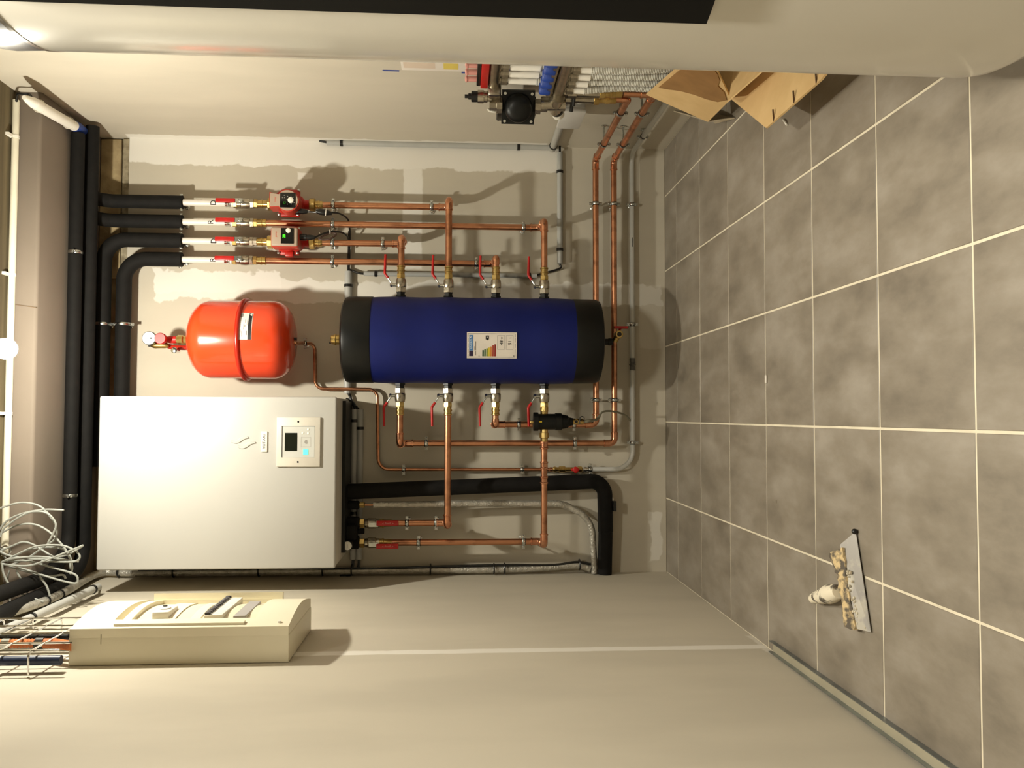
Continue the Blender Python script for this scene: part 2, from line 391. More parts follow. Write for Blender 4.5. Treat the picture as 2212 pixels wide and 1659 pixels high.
# ================================================================== pipes, clamps and valves
YP, YT = -.075, -.2
def run(name, label, cat, pts, r, m=COPPER, fm=COPPER2, rad=.024, group=None, sleeves=True, first=True):
    """straight tubes joined by pressed elbows: each tube and each elbow a part"""
    pts = [Vector(p) for p in pts]; t = thing(name, label, cat, pts[0], group)
    n = len(pts); cut = [[pts[i], pts[i+1]] for i in range(n-1)]
    for i in range(1, n-1):
        a = (pts[i-1]-pts[i]).normalized(); b2 = (pts[i+1]-pts[i]).normalized()
        la, lb = (pts[i-1]-pts[i]).length, (pts[i+1]-pts[i]).length
        k = min(rad, .48*la, .48*lb); s = min(k+.02, .5*la, .5*lb)
        arc = fillet([pts[i]+a*s, pts[i], pts[i]+b2*s], k, 8)
        mb = MB().tube(arc, r*1.13, 14)
        for (d, ss) in ((a, s), (b2, s)):
            if ss > k+.008: mb.lathe(pts[i]+d*(ss-.006), d, [(0, r*1.13), (.001, r*1.28), (.005, r*1.28), (.006, r*1.05)], 14)
        part('elbow', mb, fm, t)
        cut[i-1][1] = pts[i]+a*(s-.004); cut[i][0] = pts[i]+b2*(s-.004)
    for (p, q) in cut:
        if (q-p).length > .012: part('tube', MB().cyl(p, q, r, n=16), m, t)
    return t
def coupling(t, p, d, r, ln=.03, m=COPPER2):
    d = Vector(d).normalized(); p = Vector(p)
    part('coupling', MB().lathe(p-d*ln/2, d, [(0, r*1.05), (.001, r*1.28), (.006, r*1.28), (.008, r*1.13), (ln-.008, r*1.13), (ln-.006, r*1.28), (ln-.001, r*1.28), (ln, r*1.05)], 16), m, t)
def clamp(p, ax, r, wall, label, side=None, group='zinc pipe clamps', ln=.011, wallpos=0):
    """two-piece zinc clamp: rubber-lined band, two screws, a threaded stem and a base on the wall"""
    p = Vector(p); ax = Vector(ax).normalized(); wall = Vector(wall).normalized(); sd = ax.cross(wall).normalized()
    t = thing('pipe_clamp', label, 'pipe clamp', p, group)
    R = r+.0028
    mb = MB().lathe(p-ax*ln/2, ax, [(0, R-.001), (.0015, R), (ln-.0015, R), (ln, R-.001)], 18)
    part('band', mb, ZINC, t)
    part('liner', MB().lathe(p-ax*(ln/2+.002), ax, [(0, r), (.0005, r+.0014), (ln+.0035, r+.0014), (ln+.004, r)], 18), BLACKRUB, t)
    for s in (-1, 1):
        q = p+sd*s*(R+.005)
        part('screw', MB().obox(q, sd*.012, wall*.005, ax*ln).lathe(q-wall*.007, wall, [(0, .0036), (.0012, .0048), (.004, .0048), (.0045, .003), (.012, .003)], 10), ZINC, t)
    d = wallpos if wallpos else 0
    end = p+wall*d
    if d > R+.004: part('stem', MB().cyl(p+wall*R*.8, end, .004, n=8).lathe(end, -wall, [(0, .011), (.002, .011), (.005, .006)], 12), ZINC, t)
    return t
WB = V(0, 1, 0)

# ---- four heating circuits on the upper part of the back wall
xs = [aY(p[0], p[1], YP).x for p in ((600, 441), (600, 482.5), (600, 523), (600, 563.5))]
zrow = [aY(px, 700, YT).z for px in (865.5, 968.5, 1071, 1175.5)]
TX, TR = .290, .1655
nm = ['farthest right', 'second from the right', 'third from the right', 'nearest the red vessel']
nm = ['outermost', 'second', 'third', 'innermost']
letters = 'DRDR'
zc = aY(391, 500, YP).z
RP = .0128
pump_of = {0: 'under the round-faced pump', 2: 'under the square-faced pump'}
for i, x in enumerate(xs):
    zt, zv = zc+.004, aY(487, 500, YP).z
    t = thing('white_pipe', f'{nm[i]} white plastic heating pipe, hand-marked {letters[i]}, below its black lagging', 'pipe', V(x, YP, zv), 'white heating pipes')
    part('tube', MB().cyl((x, YP, zv-.004), (x, YP, zt+.03), .0125), WHITEPEX, t)
    part('letter', textmb(letters[i], .03, (x-.002, YP-.0127, aY((462, 457, 464, 463)[i], 500, YP).z)), INK, t, flat=True)
    # ball valve: press sleeve, brass nut, nickel body, red lever
    z = lambda px: aY(px, 500, YP).z
    t = thing('ball_valve', f'nickel ball valve with flat red lever on the {nm[i]} of the four white pipes', 'valve', V(x, YP, z(524)), 'valves on the white heating pipes')
    part('press_sleeve', MB().lathe((x, YP, z(486)), (0, 0, -1), [(0, .0135), (.002, .0155), (.006, .0155), (.008, .0145), (.013, .0145), (.015, .0155), (.021, .0155), (.022, .0135)], 18), CHROME, t)
    part('collar', MB().cyl((x, YP, z(499)), (x, YP, z(503)), .016), WHITEPL, t)
    part('brass_nut', MB().lathe((x, YP, z(502)), (0, 0, -1), [(0, .0165), (.003, .018), (.017, .018), (.02, .0165)], 6), BRASS, t, sharp=20)
    part('body', MB().lathe((x, YP, z(513)), (0, 0, -1), [(0, .0165), (.012, .0165), (.0125, .015), (.016, .0195), (.034, .0205), (.048, .0185), (.05, .0165)], 20).lathe((x, YP, z(541)), (0, 0, -1), [(0, .0195), (.012, .0195), (.014, .016)], 6), NICKEL, t, sharp=30)
    zs = z(526); ys = YP-.044
    part('stem', MB().cyl((x, YP-.015, zs), (x, ys-.004, zs), .0075, n=12).lathe((x, ys-.004, zs), (0, -1, 0), [(0, .0085), (.006, .0085), (.007, .006)], 6), ZINC, t, sharp=20)
    lv = [(x-.009, zs-.008), (x+.009, zs-.008), (x+.0085, zs+.03), (x+.0085, zs+.085), (x+.006, zs+.098), (x, zs+.104), (x-.006, zs+.098), (x-.0085, zs+.085), (x-.0085, zs+.03)]
    le = part('lever', MB().prism([(a, ys+.002, c) for (a, c) in lv[:3]+lv[8:]], (0, -.003, 0)), ZINC, t)
    part('grip', MB().rbox((x-.0088, ys-.005, zs+.022), (x+.0088, ys+.004, zs+.098), .0035, 2), REDPL, le)
    # brass adaptor under the valve
    p0 = z(548)
    if i in (1, 3):
        t = thing('brass_adaptor', f'short brass press adaptor between valve and copper pipe of the {nm[i]} circuit', 'fitting', V(x, YP, p0))
        part('hex', MB().lathe((x, YP, p0), (0, 0, -1), [(0, .015), (.002, .0175), (.014, .0175), (.016, .015)], 6), BRASS, t, sharp=20)
        part('sleeve', MB().lathe((x, YP, p0-.015), (0, 0, -1), [(0, .0148), (.012, .0148), (.013, .0168), (.019, .0168), (.02, .0148), (.03, .0148), (.031, .0168), (.035, .0168), (.036, .0135)], 18), BRASS, t)
    else:
        t = thing('brass_union', f'brass union between the ball valve and the {"round" if i == 0 else "square"}-faced red pump', 'fitting', V(x, YP, p0))
        part('hex', MB().lathe((x, YP, p0), (0, 0, -1), [(0, .015), (.002, .0178), (.014, .0178), (.016, .015)], 6), BRASS if i == 0 else NICKEL, t, sharp=20)
        part('sleeve', MB().lathe((x, YP, p0-.015), (0, 0, -1), [(0, .0148), (.014, .0148), (.015, .0165), (.02, .0165), (.021, .0148), (.038, .0148), (.046, .017)], 18), BRASS, t)
        part('union_nut', MB().lathe((x, YP, p0-.054), (0, 0, -1), [(0, .02), (.003, .0265), (.022, .0265), (.024, .024)], 8), BRASS, t, sharp=20)
# copper runs from the circuits to the tank
row_of = [1, 3, 0, 2]
XV = TX+TR                                   # tank side
for i, x in enumerate(xs):
    ztop = aY(692, 500, YP).z if i in (0, 2) else aY(572, 500, YP).z
    zr = zrow[row_of[i]]; x1 = aY(1000, 585, YT).x
    t = run('copper_pipe', f'copper pipe dropping from the {nm[i]} heating circuit and elbowing into the blue tank', 'pipe',
            [(x, YP, ztop), (x, YP, zr), (x, YT, zr), (x1, YT, zr)], RP, group='copper pipes into the wall side of the blue tank')
    zq = aY((932, 1131, 827, 1029)[i], 500, YP).z
    clamp((x, YP, zq), (0, 0, 1), RP, WB, f'zinc clamp just above the lower elbow of the {nm[i]} copper riser', wallpos=-YP)
    zq = aY(719, 500, YP).z
    clamp((x, YP, zq), (0, 0, 1), RP, WB, f'zinc clamp on the {nm[i]} copper riser just below the pumps', wallpos=-YP)
# pump outlet unions
for i in (0, 2):
    x = xs[i]; p0 = aY(668, 500, YP).z
    t = thing('brass_union', f'brass union below the {"round" if i == 0 else "square"}-faced red pump', 'fitting', V(x, YP, p0))
    part('union_nut', MB().lathe((x, YP, p0), (0, 0, -1), [(0, .022), (.003, .0265), (.021, .0265), (.024, .02)], 8), BRASS, t, sharp=20)
    part('sleeve', MB().lathe((x, YP, p0-.023), (0, 0, -1), [(0, .0155), (.01, .0155), (.011, .0172), (.016, .0172), (.017, .0155), (.026, .0155), (.03, .0135)], 18), BRASS, t)

# ---- tank valves
def tank_valve(xd, z, label, px_off=0):
    """xd: +1 towards the wall corner, -1 towards the boiler"""
    x0 = TX+xd*TR; t = thing('ball_valve', label, 'valve', V(x0, YT, z), 'ball valves on the sides of the blue tank')
    d = V(xd, 0, 0); o = V(x0-xd*.004, YT, z)
    part('nipple', MB().lathe(o, d, [(0, .0215), (.011, .0215), (.013, .017), (.024, .017), (.025, .0185)], 6), BLACKCAP, t, sharp=20)
    part('body', MB().lathe(o+d*.022, d, [(0, .0175), (.002, .0205), (.02, .0205), (.022, .019)], 6).lathe(o+d*.043, d, [(0, .019), (.004, .0205), (.02, .0205), (.032, .0185), (.034, .016)], 20), NICKEL, t, sharp=25)
    part('brass_nut', MB().lathe(o+d*.075, d, [(0, .0155), (.004, .0155), (.005, .017), (.019, .017), (.021, .0145)], 6), BRASS, t, sharp=20)
    part('brass_sleeve', MB().lathe(o+d*.094, d, [(0, .0142), (.01, .0142), (.011, .0162), (.016, .0162), (.017, .0142), (.026, .0142), (.027, .0162), (.032, .0162), (.034, .0135)], 18), BRASS, t)
    s = o+d*.052
    part('stem', MB().cyl(s+V(0, 0, .014), s+V(0, 0, .04), .006, n=10).lathe(s+V(0, 0, .033), (0, 0, 1), [(0, .0095), (.006, .0095), (.009, .006)], 6), ZINC, t, sharp=20)
    pl = [s+V(-xd*.008, 0, .036), s+d*.006+V(0, 0, .037), s+d*.03+V(0, 0, .052)]
    le = part('lever', MB().tube(pl, .0032, 8), ZINC, t)
    g = fillet([s+d*.026+V(0, 0, .049), s+d*.044+V(0, 0, .062), s+d*.118+V(0, 0, .06)], .012, 5)
    part('grip', MB().tube(g, [.0052]*(len(g)-1)+[.0046], 10), REDPL, le)
    return t
rn = ['topmost', 'second', 'third', 'lowest']
for k in range(4):
    tank_valve(1, zrow[k], f'red-levered ball valve, {rn[k]} on the corner side of the blue tank')
    tank_valve(-1, zrow[k], f'red-levered ball valve, {rn[k]} on the boiler side of the blue tank')

# ---- blue buffer tank
zt0, zt1 = aY(1294, 736, YT).z, aY(744.5, 736, YT).z
t = thing('buffer_tank', 'blue jacketed cylindrical tank with black end caps on the back wall', 'tank', V(TX, YT, zt0))
zj0, zj1 = aY(1250, 736, YT-.165).z+.004, aY(797, 736, YT-.165).z
prof = []
for k in range(33):
    f = k/32; z = zj0-.004+(zj1-zj0+.008)*f
    wob = .0012*math.cos(2*PI*f*4+PI)
    prof.append((z-zj0, TR-.001+wob+(.0015 if .03 < f < .97 else 0)))
part('jacket', MB().lathe((TX, YT, zj0), (0, 0, 1), prof, 64), BLUE, t)
part('top_cap', MB().lathe((TX, YT, zj1), (0, 0, 1), [(0, TR), (.004, TR+.001), (zt1-zj1-.02, TR), (zt1-zj1-.008, TR-.004), (zt1-zj1, TR-.02), (zt1-zj1+.002, .05), (zt1-zj1+.002, 0)], 64), BLACKCAP, t)
part('bottom_cap', MB().lathe((TX, YT, zj0), (0, 0, -1), [(0, TR-.002), (.004, TR-.001), (zj0-zt0-.02, TR-.002), (zj0-zt0-.006, TR-.008), (zj0-zt0, TR-.03), (zj0-zt0+.002, .05), (zj0-zt0+.002, 0)], 64), BLACKCAP, t)
for s in (-1, 1): part('wall_bracket', MB().box((TX+s*.1-.015, YT+.1, .5), (TX+s*.1+.015, -.0005, .53)).box((TX+s*.1-.015, YT+.1, 1.05), (TX+s*.1+.015, -.0005, 1.08)), GALV, t)
# energy label wrapped on the jacket
RL = TR+.003
u0 = aY(1060, 775, YT-.168); u1 = aY(1060, 718, YT-.168)
lz1, lz0 = aY(1008.5, 746, YT-.168).z, aY(1116.5, 746, YT-.168).z
lx0, lx1 = u0.x-TX, u1.x-TX; LW, LH = lx1-lx0, lz1-lz0
def onTank(x, z, e=0): a = x/RL; return V(TX+(RL+e)*math.sin(a), YT-(RL+e)*math.cos(a), z)
def patch(mb, ua, ub, va, vb, e, n=6):
    vs = []; fs = []
    for (ee) in (0, e):
        for k in range(n+1):
            x = lx0+(ua+(ub-ua)*k/n)*LW
            vs += [onTank(x, lz1-va*LH, ee), onTank(x, lz1-vb*LH, ee)]
    m = 2*(n+1)
    for k in range(n):
        a = 2*k; fs += [(m+a, m+a+2, m+a+3, m+a+1), (a, a+2, m+a+2, m+a), (a+1, m+a+1, m+a+3, a+3)]
    fs += [(0, m, m+1, 1), (2*n, 2*n+1, m+2*n+1, m+2*n)]
    return mb.add(vs, fs)
lab = part('energy_label', patch(MB(), 0, 1, 0, 1, .0005, 10), PAPER, t, flat=True, label='white printed energy label')
cm = {}
def C(c):
    if c not in cm: cm[c] = mat('print %d %d %d' % c, c, .6)
    return cm[c]
def lp(nm_, col, *rects):
    mb = MB()
    for q in rects: patch(mb, *q, .0008, 4)
    return part(nm_, mb, C(col), lab, flat=True)
bw = .012
lp('border', (128, 126, 124), (.05, .95, .022, .03), (.05, .95, .965, .973), (.045, .06, .022, .973), (.94, .955, .022, .973))
lp('header', (70, 120, 176), (.306, .896, .046, .127))
lp('flag', (40, 26, 60), (.088, .30, .046, .127))
for k, (xa, xb, yv, c) in enumerate(((715, 770, 960, (24, 70, 30)), (785, 842, 925, (50, 96, 44)), (860, 920, 895, (138, 150, 48)), (925, 992, 865, (214, 190, 60)), (1005, 1062, 825, (204, 128, 52)), (1080, 1140, 780, (160, 54, 32)), (1158, 1216, 745, (136, 28, 18)))):
    lp('class_bar', c, ((1275-1195)/965, (1275-yv)/965, (xa-140)/1850, (xb-140)/1850))
lp('class_arrow', (18, 18, 18), ((1275-570)/965, (1275-425)/965, (835-140)/1850, (955-140)/1850), ((1275-600)/965, (1275-560)/965, (865-140)/1850, (925-140)/1850))
lines = []
for (va, vb) in (((1268-140)/1850, (1540-140)/1850), ((1588-140)/1850, (1860-140)/1850)):
    ua, ub = (1275-940)/965, (1275-412)/965; e = .006
    lines += [(ua, ub, va, va+e), (ua, ub, vb-e, vb), (ua, ua+e*1.6, va, vb), (ub-e*1.6, ub, va, vb)]
lp('value_box', (150, 146, 144), *lines)
lp('small_print', (110, 100, 92), (.32, .66, .17, .182), (.12, .28, .172, .182), (.32, .47, .148, .156), (.08, .11, .235, .24), (.08, .11, .255, .26))
def ltext(nm_, s, size, u, v, col):
    def fn(co): return onTank(lx0+u*LW+co.x, lz1-v*LH+co.y, .0009+co.z*.5)
    part(nm_, textmb(s, size, (0, 0, 0), fn=fn, bold=.0003), C(col), lab, flat=True)
ltext('value_text', '48', .016, .615, .69, (46, 46, 46)); ltext('value_text', 'W', .007, .79, .70, (70, 70, 70))
ltext('value_text', '51', .016, .615, .86, (46, 46, 46)); ltext('value_text', 'L', .007, .80, .87, (90, 90, 90))
ltext('header_text', 'ENERG', .0115, .56, .087, (178, 202, 226)); ltext('header_text', 'X', .010, .81, .075, (226, 234, 240)); ltext('class_text', 'C', .007, .82, .408, (220, 220, 220))
ltext('small_text', '2017', .003, .1, .945, (90, 90, 90))
# vent and drain of the tank
p = aY(738, 736, YT); zb = zt1+.001
t = thing('air_vent', 'brass automatic air vent standing on top of the blue tank', 'air vent', V(TX, YT, zb))
part('body', MB().lathe((TX, YT, zb), (0, 0, 1), [(0, .007), (.007, .007), (.008, .017), (.012, .0195), (.03, .0195), (.032, .0215), (.036, .0215), (.037, .019), (.048, .018), (.05, .016), (.05, 0)], 24), BRASS, t)
part('cap', MB().cyl((TX-.012, YT-.004, zb+.048), (TX-.012, YT-.004, zb+.056), .0045, n=10), BLACKPL, t)
t = thing('drain_valve', 'brass drain tap with red butterfly handle under the blue tank', 'valve', V(TX, YT, zt0))
part('pipe', MB().lathe((TX, YT, zt0), (0, 0, -1), [(-.004, .016), (.008, .016), (.009, .0125), (.036, .0125), (.037, .0145), (.052, .0145)], 16), BLACKCAP, t)
q = aY(1338, 722, YT-.03)
part('body', MB().cyl((TX, YT, zt0-.06), (q.x, YT-.005, q.z), .0115, n=14).bcyl((q.x, YT+.012, q.z), (q.x, YT-.03, q.z), .0155, .002), BRASS, t)
part('outlet', MB().cyl((q.x, YT-.028, q.z), (q.x, YT-.031, q.z), .009), BLACKPL, t)
h = aY(1338, 708, YT-.01)
part('handle', MB().rbox((h.x-.004, h.y-.008, h.z-.034), (h.x+.006, h.y+.006, h.z+.022), .003, 2).cyl((q.x+.006, YT-.005, q.z), (h.x, YT-.005, h.z-.006), .005, n=10), REDPL, t)

# ---- pipes on the boiler side of the tank
xv2 = TX-TR-.115
xa = aY(1100, 957.5, YP).x; zb1 = aY(1287, 640, YP).z; zb2 = aY(1326.5, 640, YP).z
XRP = 1.05
pa = aX(1341, 214, XRP); pb = aX(1405, 203, XRP)
zt_v = aX(1316, 212, XRP).z
t = run('copper_pipe', 'long copper pipe from the topmost boiler-side valve, the lower of the two along the wall', 'pipe',
        [(xv2, YT, zrow[0]), (xa, YT, zrow[0]), (xa, YP, zrow[0]), (xa, YP, zb2), (XRP, YP, zb2), (XRP, pb.y, zb2), (XRP, pb.y, zb2+.10)], .0122, group='long copper pipes to the manifold')
for (px, lab_) in ((921, 'near its upper elbow'), (1242, 'near its lower elbow')):
    clamp((xa, YP, aY(px, 957, YP).z), (0, 0, 1), .0122, WB, f'zinc clamp on the tall copper drop left of the black filter, {lab_}', wallpos=-YP)
xc = aY(1200, 917, YP).x
t = run('copper_pipe', 'long copper pipe passing behind the black filter, the upper of the two along the wall', 'pipe',
        [(xv2, YT, zrow[2]), (xc, YT, zrow[2]), (xc, YP, zrow[2]), (xc, YP, zb1), (XRP, YP, zb1), (XRP, pa.y, zb1), (XRP, pa.y, zt_v-.02)], .0122, group='long copper pipes to the manifold')
clamp((xc, YP, aY(1121, 917, YP).z), (0, 0, 1), .0122, WB, 'zinc clamp on the copper pipe above the black filter', wallpos=-YP)
clamp((xc, YP, aY(1240, 917, YP).z), (0, 0, 1), .0122, WB, 'zinc clamp half hidden behind the tip of the black filter', wallpos=-YP)
for (py, w_) in ((440, 'midway to the room corner'), (864, 'beside the boiler side of the tank')):
    for (z_, n_) in ((zb1, 'upper'), (zb2, 'lower')):
        clamp((aY(1300, py, YP).x, YP, z_), (1, 0, 0), .0122, WB, f'zinc clamp on the {n_} long copper pipe, {w_}', wallpos=-YP)
for (z_, n_) in ((zb1, 'upper'), (zb2, 'lower')):
    for (y_, w_) in ((-.27, 'just round the room corner'), (-.6, 'near the manifold')):
        clamp((XRP, y_, z_), (0, 1, 0), .0122, (1, 0, 0), f'zinc clamp on the {n_} copper pipe along the side wall, {w_}', wallpos=XR-XRP)
# two pipes to the boiler
YBL = -.105
zbo = 1.30
def zat(px, py=1130): return aY(px, py, YBL).z
for (row, py, k, lab_) in ((1, 1129, 0, 'second boiler-side valve'), (3, 1171, 1, 'black filter')):
    x = aY(1000, py, YBL).x
    if k == 0: pts = [(xv2, YT, zrow[row]), (x, YT, zrow[row]), (x, YBL, zrow[row]), (x, YBL, zat(800))]
    else: pts = [(aY(1177, 948, YT).x, YT, zrow[row]), (x, YT, zrow[row]), (x, YBL, zrow[row]), (x, YBL, zat(800))]
    t = run('copper_pipe', f'copper pipe from the {lab_} turning up to the boiler', 'pipe', pts, RP, group='copper pipes up to the boiler')
    if k: 
        for py2 in (1005, 1037, 962): coupling(t, (aY(1177, py2, YT).x, YT, zrow[row]), (1, 0, 0), RP)
    for px, wd in (((879, 'upper'), (942, 'lower')) if k == 0 else ((904, 'upper'), (1131, 'lower'))):
        clamp((x, YBL, zat(px, py)), (0, 0, 1), RP, WB, f'{wd} zinc clamp on the copper pipe from the {lab_} to the boiler', wallpos=-YBL)
    # valve under the boiler
    t = thing('ball_valve', f'red-handled valve under the boiler on the pipe from the {lab_}', 'valve', V(x, YBL, zat(800)), 'red-handled valves under the boiler')
    part('union_nut', MB().lathe((x, YBL, zat(777)), (0, 0, -1), [(0, .016), (.002, .02), (.018, .02), (.02, .016)], 6), BRASS, t, sharp=20)
    part('body', MB().lathe((x, YBL, zat(789)), (0, 0, -1), [(0, .0165), (.01, .0185), (.012, .021), (.04, .021), (.044, .018), (.056, .018)], 12), NICKEL, t, sharp=30)
    part('brass_sleeve', MB().lathe((x, YBL, zat(818)), (0, 0, -1), [(0, .0165), (.012, .0165), (.013, .018), (.02, .018), (.022, .0145), (.05, .0145), (.052, .013)], 16), BRASS, t)
    part('stem', MB().cyl((x, YBL-.015, zat(804)), (x, YBL-.05, zat(804)), .008, n=12), ZINC, t)
    sx = .006 if k == 0 else -.006
    z1, z0 = zat(818), zat(863)
    g = part('lever', MB().rbox((x+sx-.010, YBL-.054, z0), (x+sx+.010, YBL-.046, z1+.004), .003, 2), REDPL, t)
    part('lever_strap', MB().box((x-.008, YBL-.051, z1-.002), (x+.008, YBL-.048, zat(800))), ZINC, t)
    part('marking', textmb('< ●══● >'.replace('●', 'o').replace('═', '='), .011, (x+sx, YBL-.0545, (z0+z1)/2), ex=(0, 0, 1), ey=(-1, 0, 0), depth=.0003), C((224, 170, 164)), g, flat=True)

# ---- magnetic filter between the lowest boiler-side valve and its pipe
fx = aY(1195, 911, YT).x; fz = lambda px: aY(px, 911, YT-.03).z
t = thing('magnetic_filter', 'black magnetic dirt filter below the lowest boiler-side valve of the tank', 'filter', V(fx, YT, fz(1200)))
FY = YT-.01
part('housing', MB().lathe((fx, FY, fz(1153)), (0, 0, -1), [(0, .034), (.001, .036), (.018, .036), (.019, .0305), (fz(1153)-fz(1200), .0305), (fz(1153)-fz(1200)+.001, .033), (fz(1153)-fz(1214), .033), (fz(1153)-fz(1214)+.001, .029), (fz(1153)-fz(1228), .024), (fz(1153)-fz(1231), .0175), (fz(1153)-fz(1239), .0145)], 28), BLACKCAP, t)
part('vent_screw', MB().lathe((fx-.001, FY, fz(1146)), (0, 0, -1), [(0, .005), (.002, .0065), (.014, .0065)], 10), BRASS, t)
part('mark', MB().box((fx-.003, FY-.0318, fz(1170)), (fx+.003, FY-.03, fz(1158))), C((226, 196, 40)), t)
part('drain_tap', MB().bcyl((fx, FY, fz(1237)), (fx, FY, fz(1262)), .0115, .002, 14).lathe((fx+.001, FY-.009, fz(1245)), (0, -1, 0), [(0, .008), (.008, .008)], 14), BRASS, t)
part('tap_key', MB().lathe((fx+.001, FY-.016, fz(1245)), (0, -1, 0), [(0, .0062), (.0015, .0062)], 14), BLACKPL, t)
part('split_ring', MB().torus(V(fx+.012, FY-.012, fz(1258)), (0, 1, 0), .009, .0014, 18, 6).tube(spline([V(fx-.01, FY-.014, fz(1253)), V(fx+.005, FY-.0145, fz(1253)), V(fx+.015, FY-.014, fz(1254))]), .0014, 6), BLACKPL, t)
hose = spline([V(fx, FY, fz(1261)), V(fx+.004, FY, fz(1275)), aY(1290, 905, YT+.04), aY(1302, 890, YT+.06), aY(1325, 889, -.11), aY(1352, 898, -.05), aY(1368, 918, -.02)])
part('hose', MB().tube(hose, [.0062]*20+[.004]*(len(hose)-20), 8), mat('translucent hose', (128, 124, 106), .25, 0), t)
for s, lbl in ((1, 'above'), (-1, 'below')):
    t = thing('brass_nipple', f'brass nipple {"between tank valve and" if s > 0 else "between copper pipe and"} black filter', 'fitting', V(fx+s*.05, YT, zrow[3]))
    if s > 0: part('sleeve', MB().lathe((fx+.028, YT, zrow[3]), (1, 0, 0), [(0, .0145), (.012, .0155), (.013, .0165), (.03, .0165), (.032, .0145)], 10), BRASS, t, sharp=20)
    else: part('sleeve', MB().lathe((fx-.028, YT, zrow[3]), (-1, 0, 0), [(0, .0155), (.014, .0155), (.015, .0185), (.034, .0185), (.036, .015), (.05, .0145)], 10), BRASS, t, sharp=20)

# ---- thin fill pipe from the vessel and its white continuation
PYt = -.03
def B(px, py, y=PYt): return aY(px, py, y)
pts = fillet([aY(634, 738, -.2), aY(640, 741, -.2), B(655, 741, -.06), B(680, 743), B(681, 840), B(815, 841), B(817, 1014), B(1204, 1014)], [.01, .03, .035, .035, .035, .045], 7)
t = thing('copper_pipe', 'thin copper filling pipe winding from the red vessel down the wall', 'pipe', pts[-1])
part('tube', MB().tube(pts, .0068, 10), COPPER, t)
bz_ = aY(1180, 1014, PYt); part('reducer', MB().lathe(B(1172, 1014), (0, 0, -1), [(0, .0095), (.008, .0095), (.01, .0075), (.028, .0075), (.03, .0095), (.04, .0095)], 12), COPPER2, t)
x = bz_.x
t = thing('filling_valve', 'small brass valve with red knob joining thin copper and white pipe', 'valve', B(1230, 1014))
part('body', MB().lathe((x, PYt, B(1194, 1014).z), (0, 0, -1), [(0, .0085), (.006, .012), (.012, .012), (.014, .0095), (.024, .0095), (.026, .013), (.05, .013), (.054, .009), (.1, .009), (.104, .0125), (.118, .0125), (.122, .009)], 8), BRASS, t, sharp=20)
part('knob', MB().lathe((x, PYt-.012, B(1242, 1014).z), (0, -1, 0), [(0, .006), (.006, .0125), (.014, .0125), (.016, .009)], 14).rbox((x-.005, PYt-.026, B(1250, 1014).z), (x+.005, PYt-.018, B(1232, 1014).z), .002, 1), REDPL, t)
part('end_fitting', MB().lathe((x, PYt, B(1262, 1014).z), (0, 0, -1), [(0, .0115), (.008, .0115), (.009, .0095), (.03, .0095)], 14), CHROME, t)
zw = aY(1365.5, 640, PYt).z
XRW = XR-.03
pts = fillet([V(x, PYt, B(1272, 1014).z), V(x, PYt, zw), V(XRW, PYt, zw), V(XRW, -.72, zw-.005)], [.075, .05], 9)
t = thing('white_pipe', 'long white plastic pipe low along the wall to the cardboard', 'pipe', pts[0])
part('tube', MB().tube(pts, .0098, 12), mat('white pipe with print', (206, 206, 202), .4, 0, (196, 196, 192), 30, .5), t)
part('joint', MB().lathe(V(aY(1366, 800, PYt).x, PYt, zw), (1, 0, 0), [(0, .0118), (.012, .0118), (.013, .0105), (.02, .0105), (.021, .014), (.025, .014), (.026, .0105), (.032, .0105), (.033, .0118), (.05, .0118)], 14), GREYDK, t)
part('print', MB().rbox((aY(1366, 534, PYt).x, PYt-.0101, zw-.001), (aY(1366, 514, PYt).x, PYt-.0096, zw+.0012), .0001, 1), INK, t)
for (p, ax, wl_, lbl, wp) in ((V(aY(1366, 442, PYt).x, PYt, zw), (1, 0, 0), WB, 'small zinc clip on the white pipe, below the two clamped copper pipes', -PYt), (V(aY(1366, 701, PYt).x, PYt, zw), (1, 0, 0), WB, 'small zinc clip on the white pipe below the drain tap', -PYt),
                         (V(x, PYt, aY(1275, 1014, PYt).z), (0, 0, 1), WB, 'small zinc clip on the white pipe below the filling valve', -PYt), (V(aY(1366, 956, PYt).x, PYt, zw+.0), (1, 0, 0), WB, 'small zinc clip at the lower bend of the white pipe', -PYt), (V(XRW, -.24, zw), (0, 1, 0), (1, 0, 0), 'small zinc clip on the white pipe just round the room corner', XR-XRW), (V(XRW, -.62, zw), (0, 1, 0), (1, 0, 0), 'small zinc clip on the white pipe beside the cardboard', XR-XRW)):
    clamp(p, ax, .0098, wl_, lbl, wallpos=wp, group='small zinc clips on the white pipe')
for (p, lbl) in ((B(872, 1014), 'double zinc clip on the thin copper pipe left of the tall copper drop'), (B(1128, 1014), 'double zinc clip on the thin copper pipe above the filling valve')):
    clamp(V(x, PYt, p.z), (0, 0, 1), .0068, WB, lbl, wallpos=-PYt, group='zinc clips on the thin copper pipe')
clamp(aY(659, 742, -.055), (0, 0, 1), .0068, WB, 'zinc clip on the thin copper pipe right under the red vessel', wallpos=.055, group='zinc clips on the thin copper pipe')

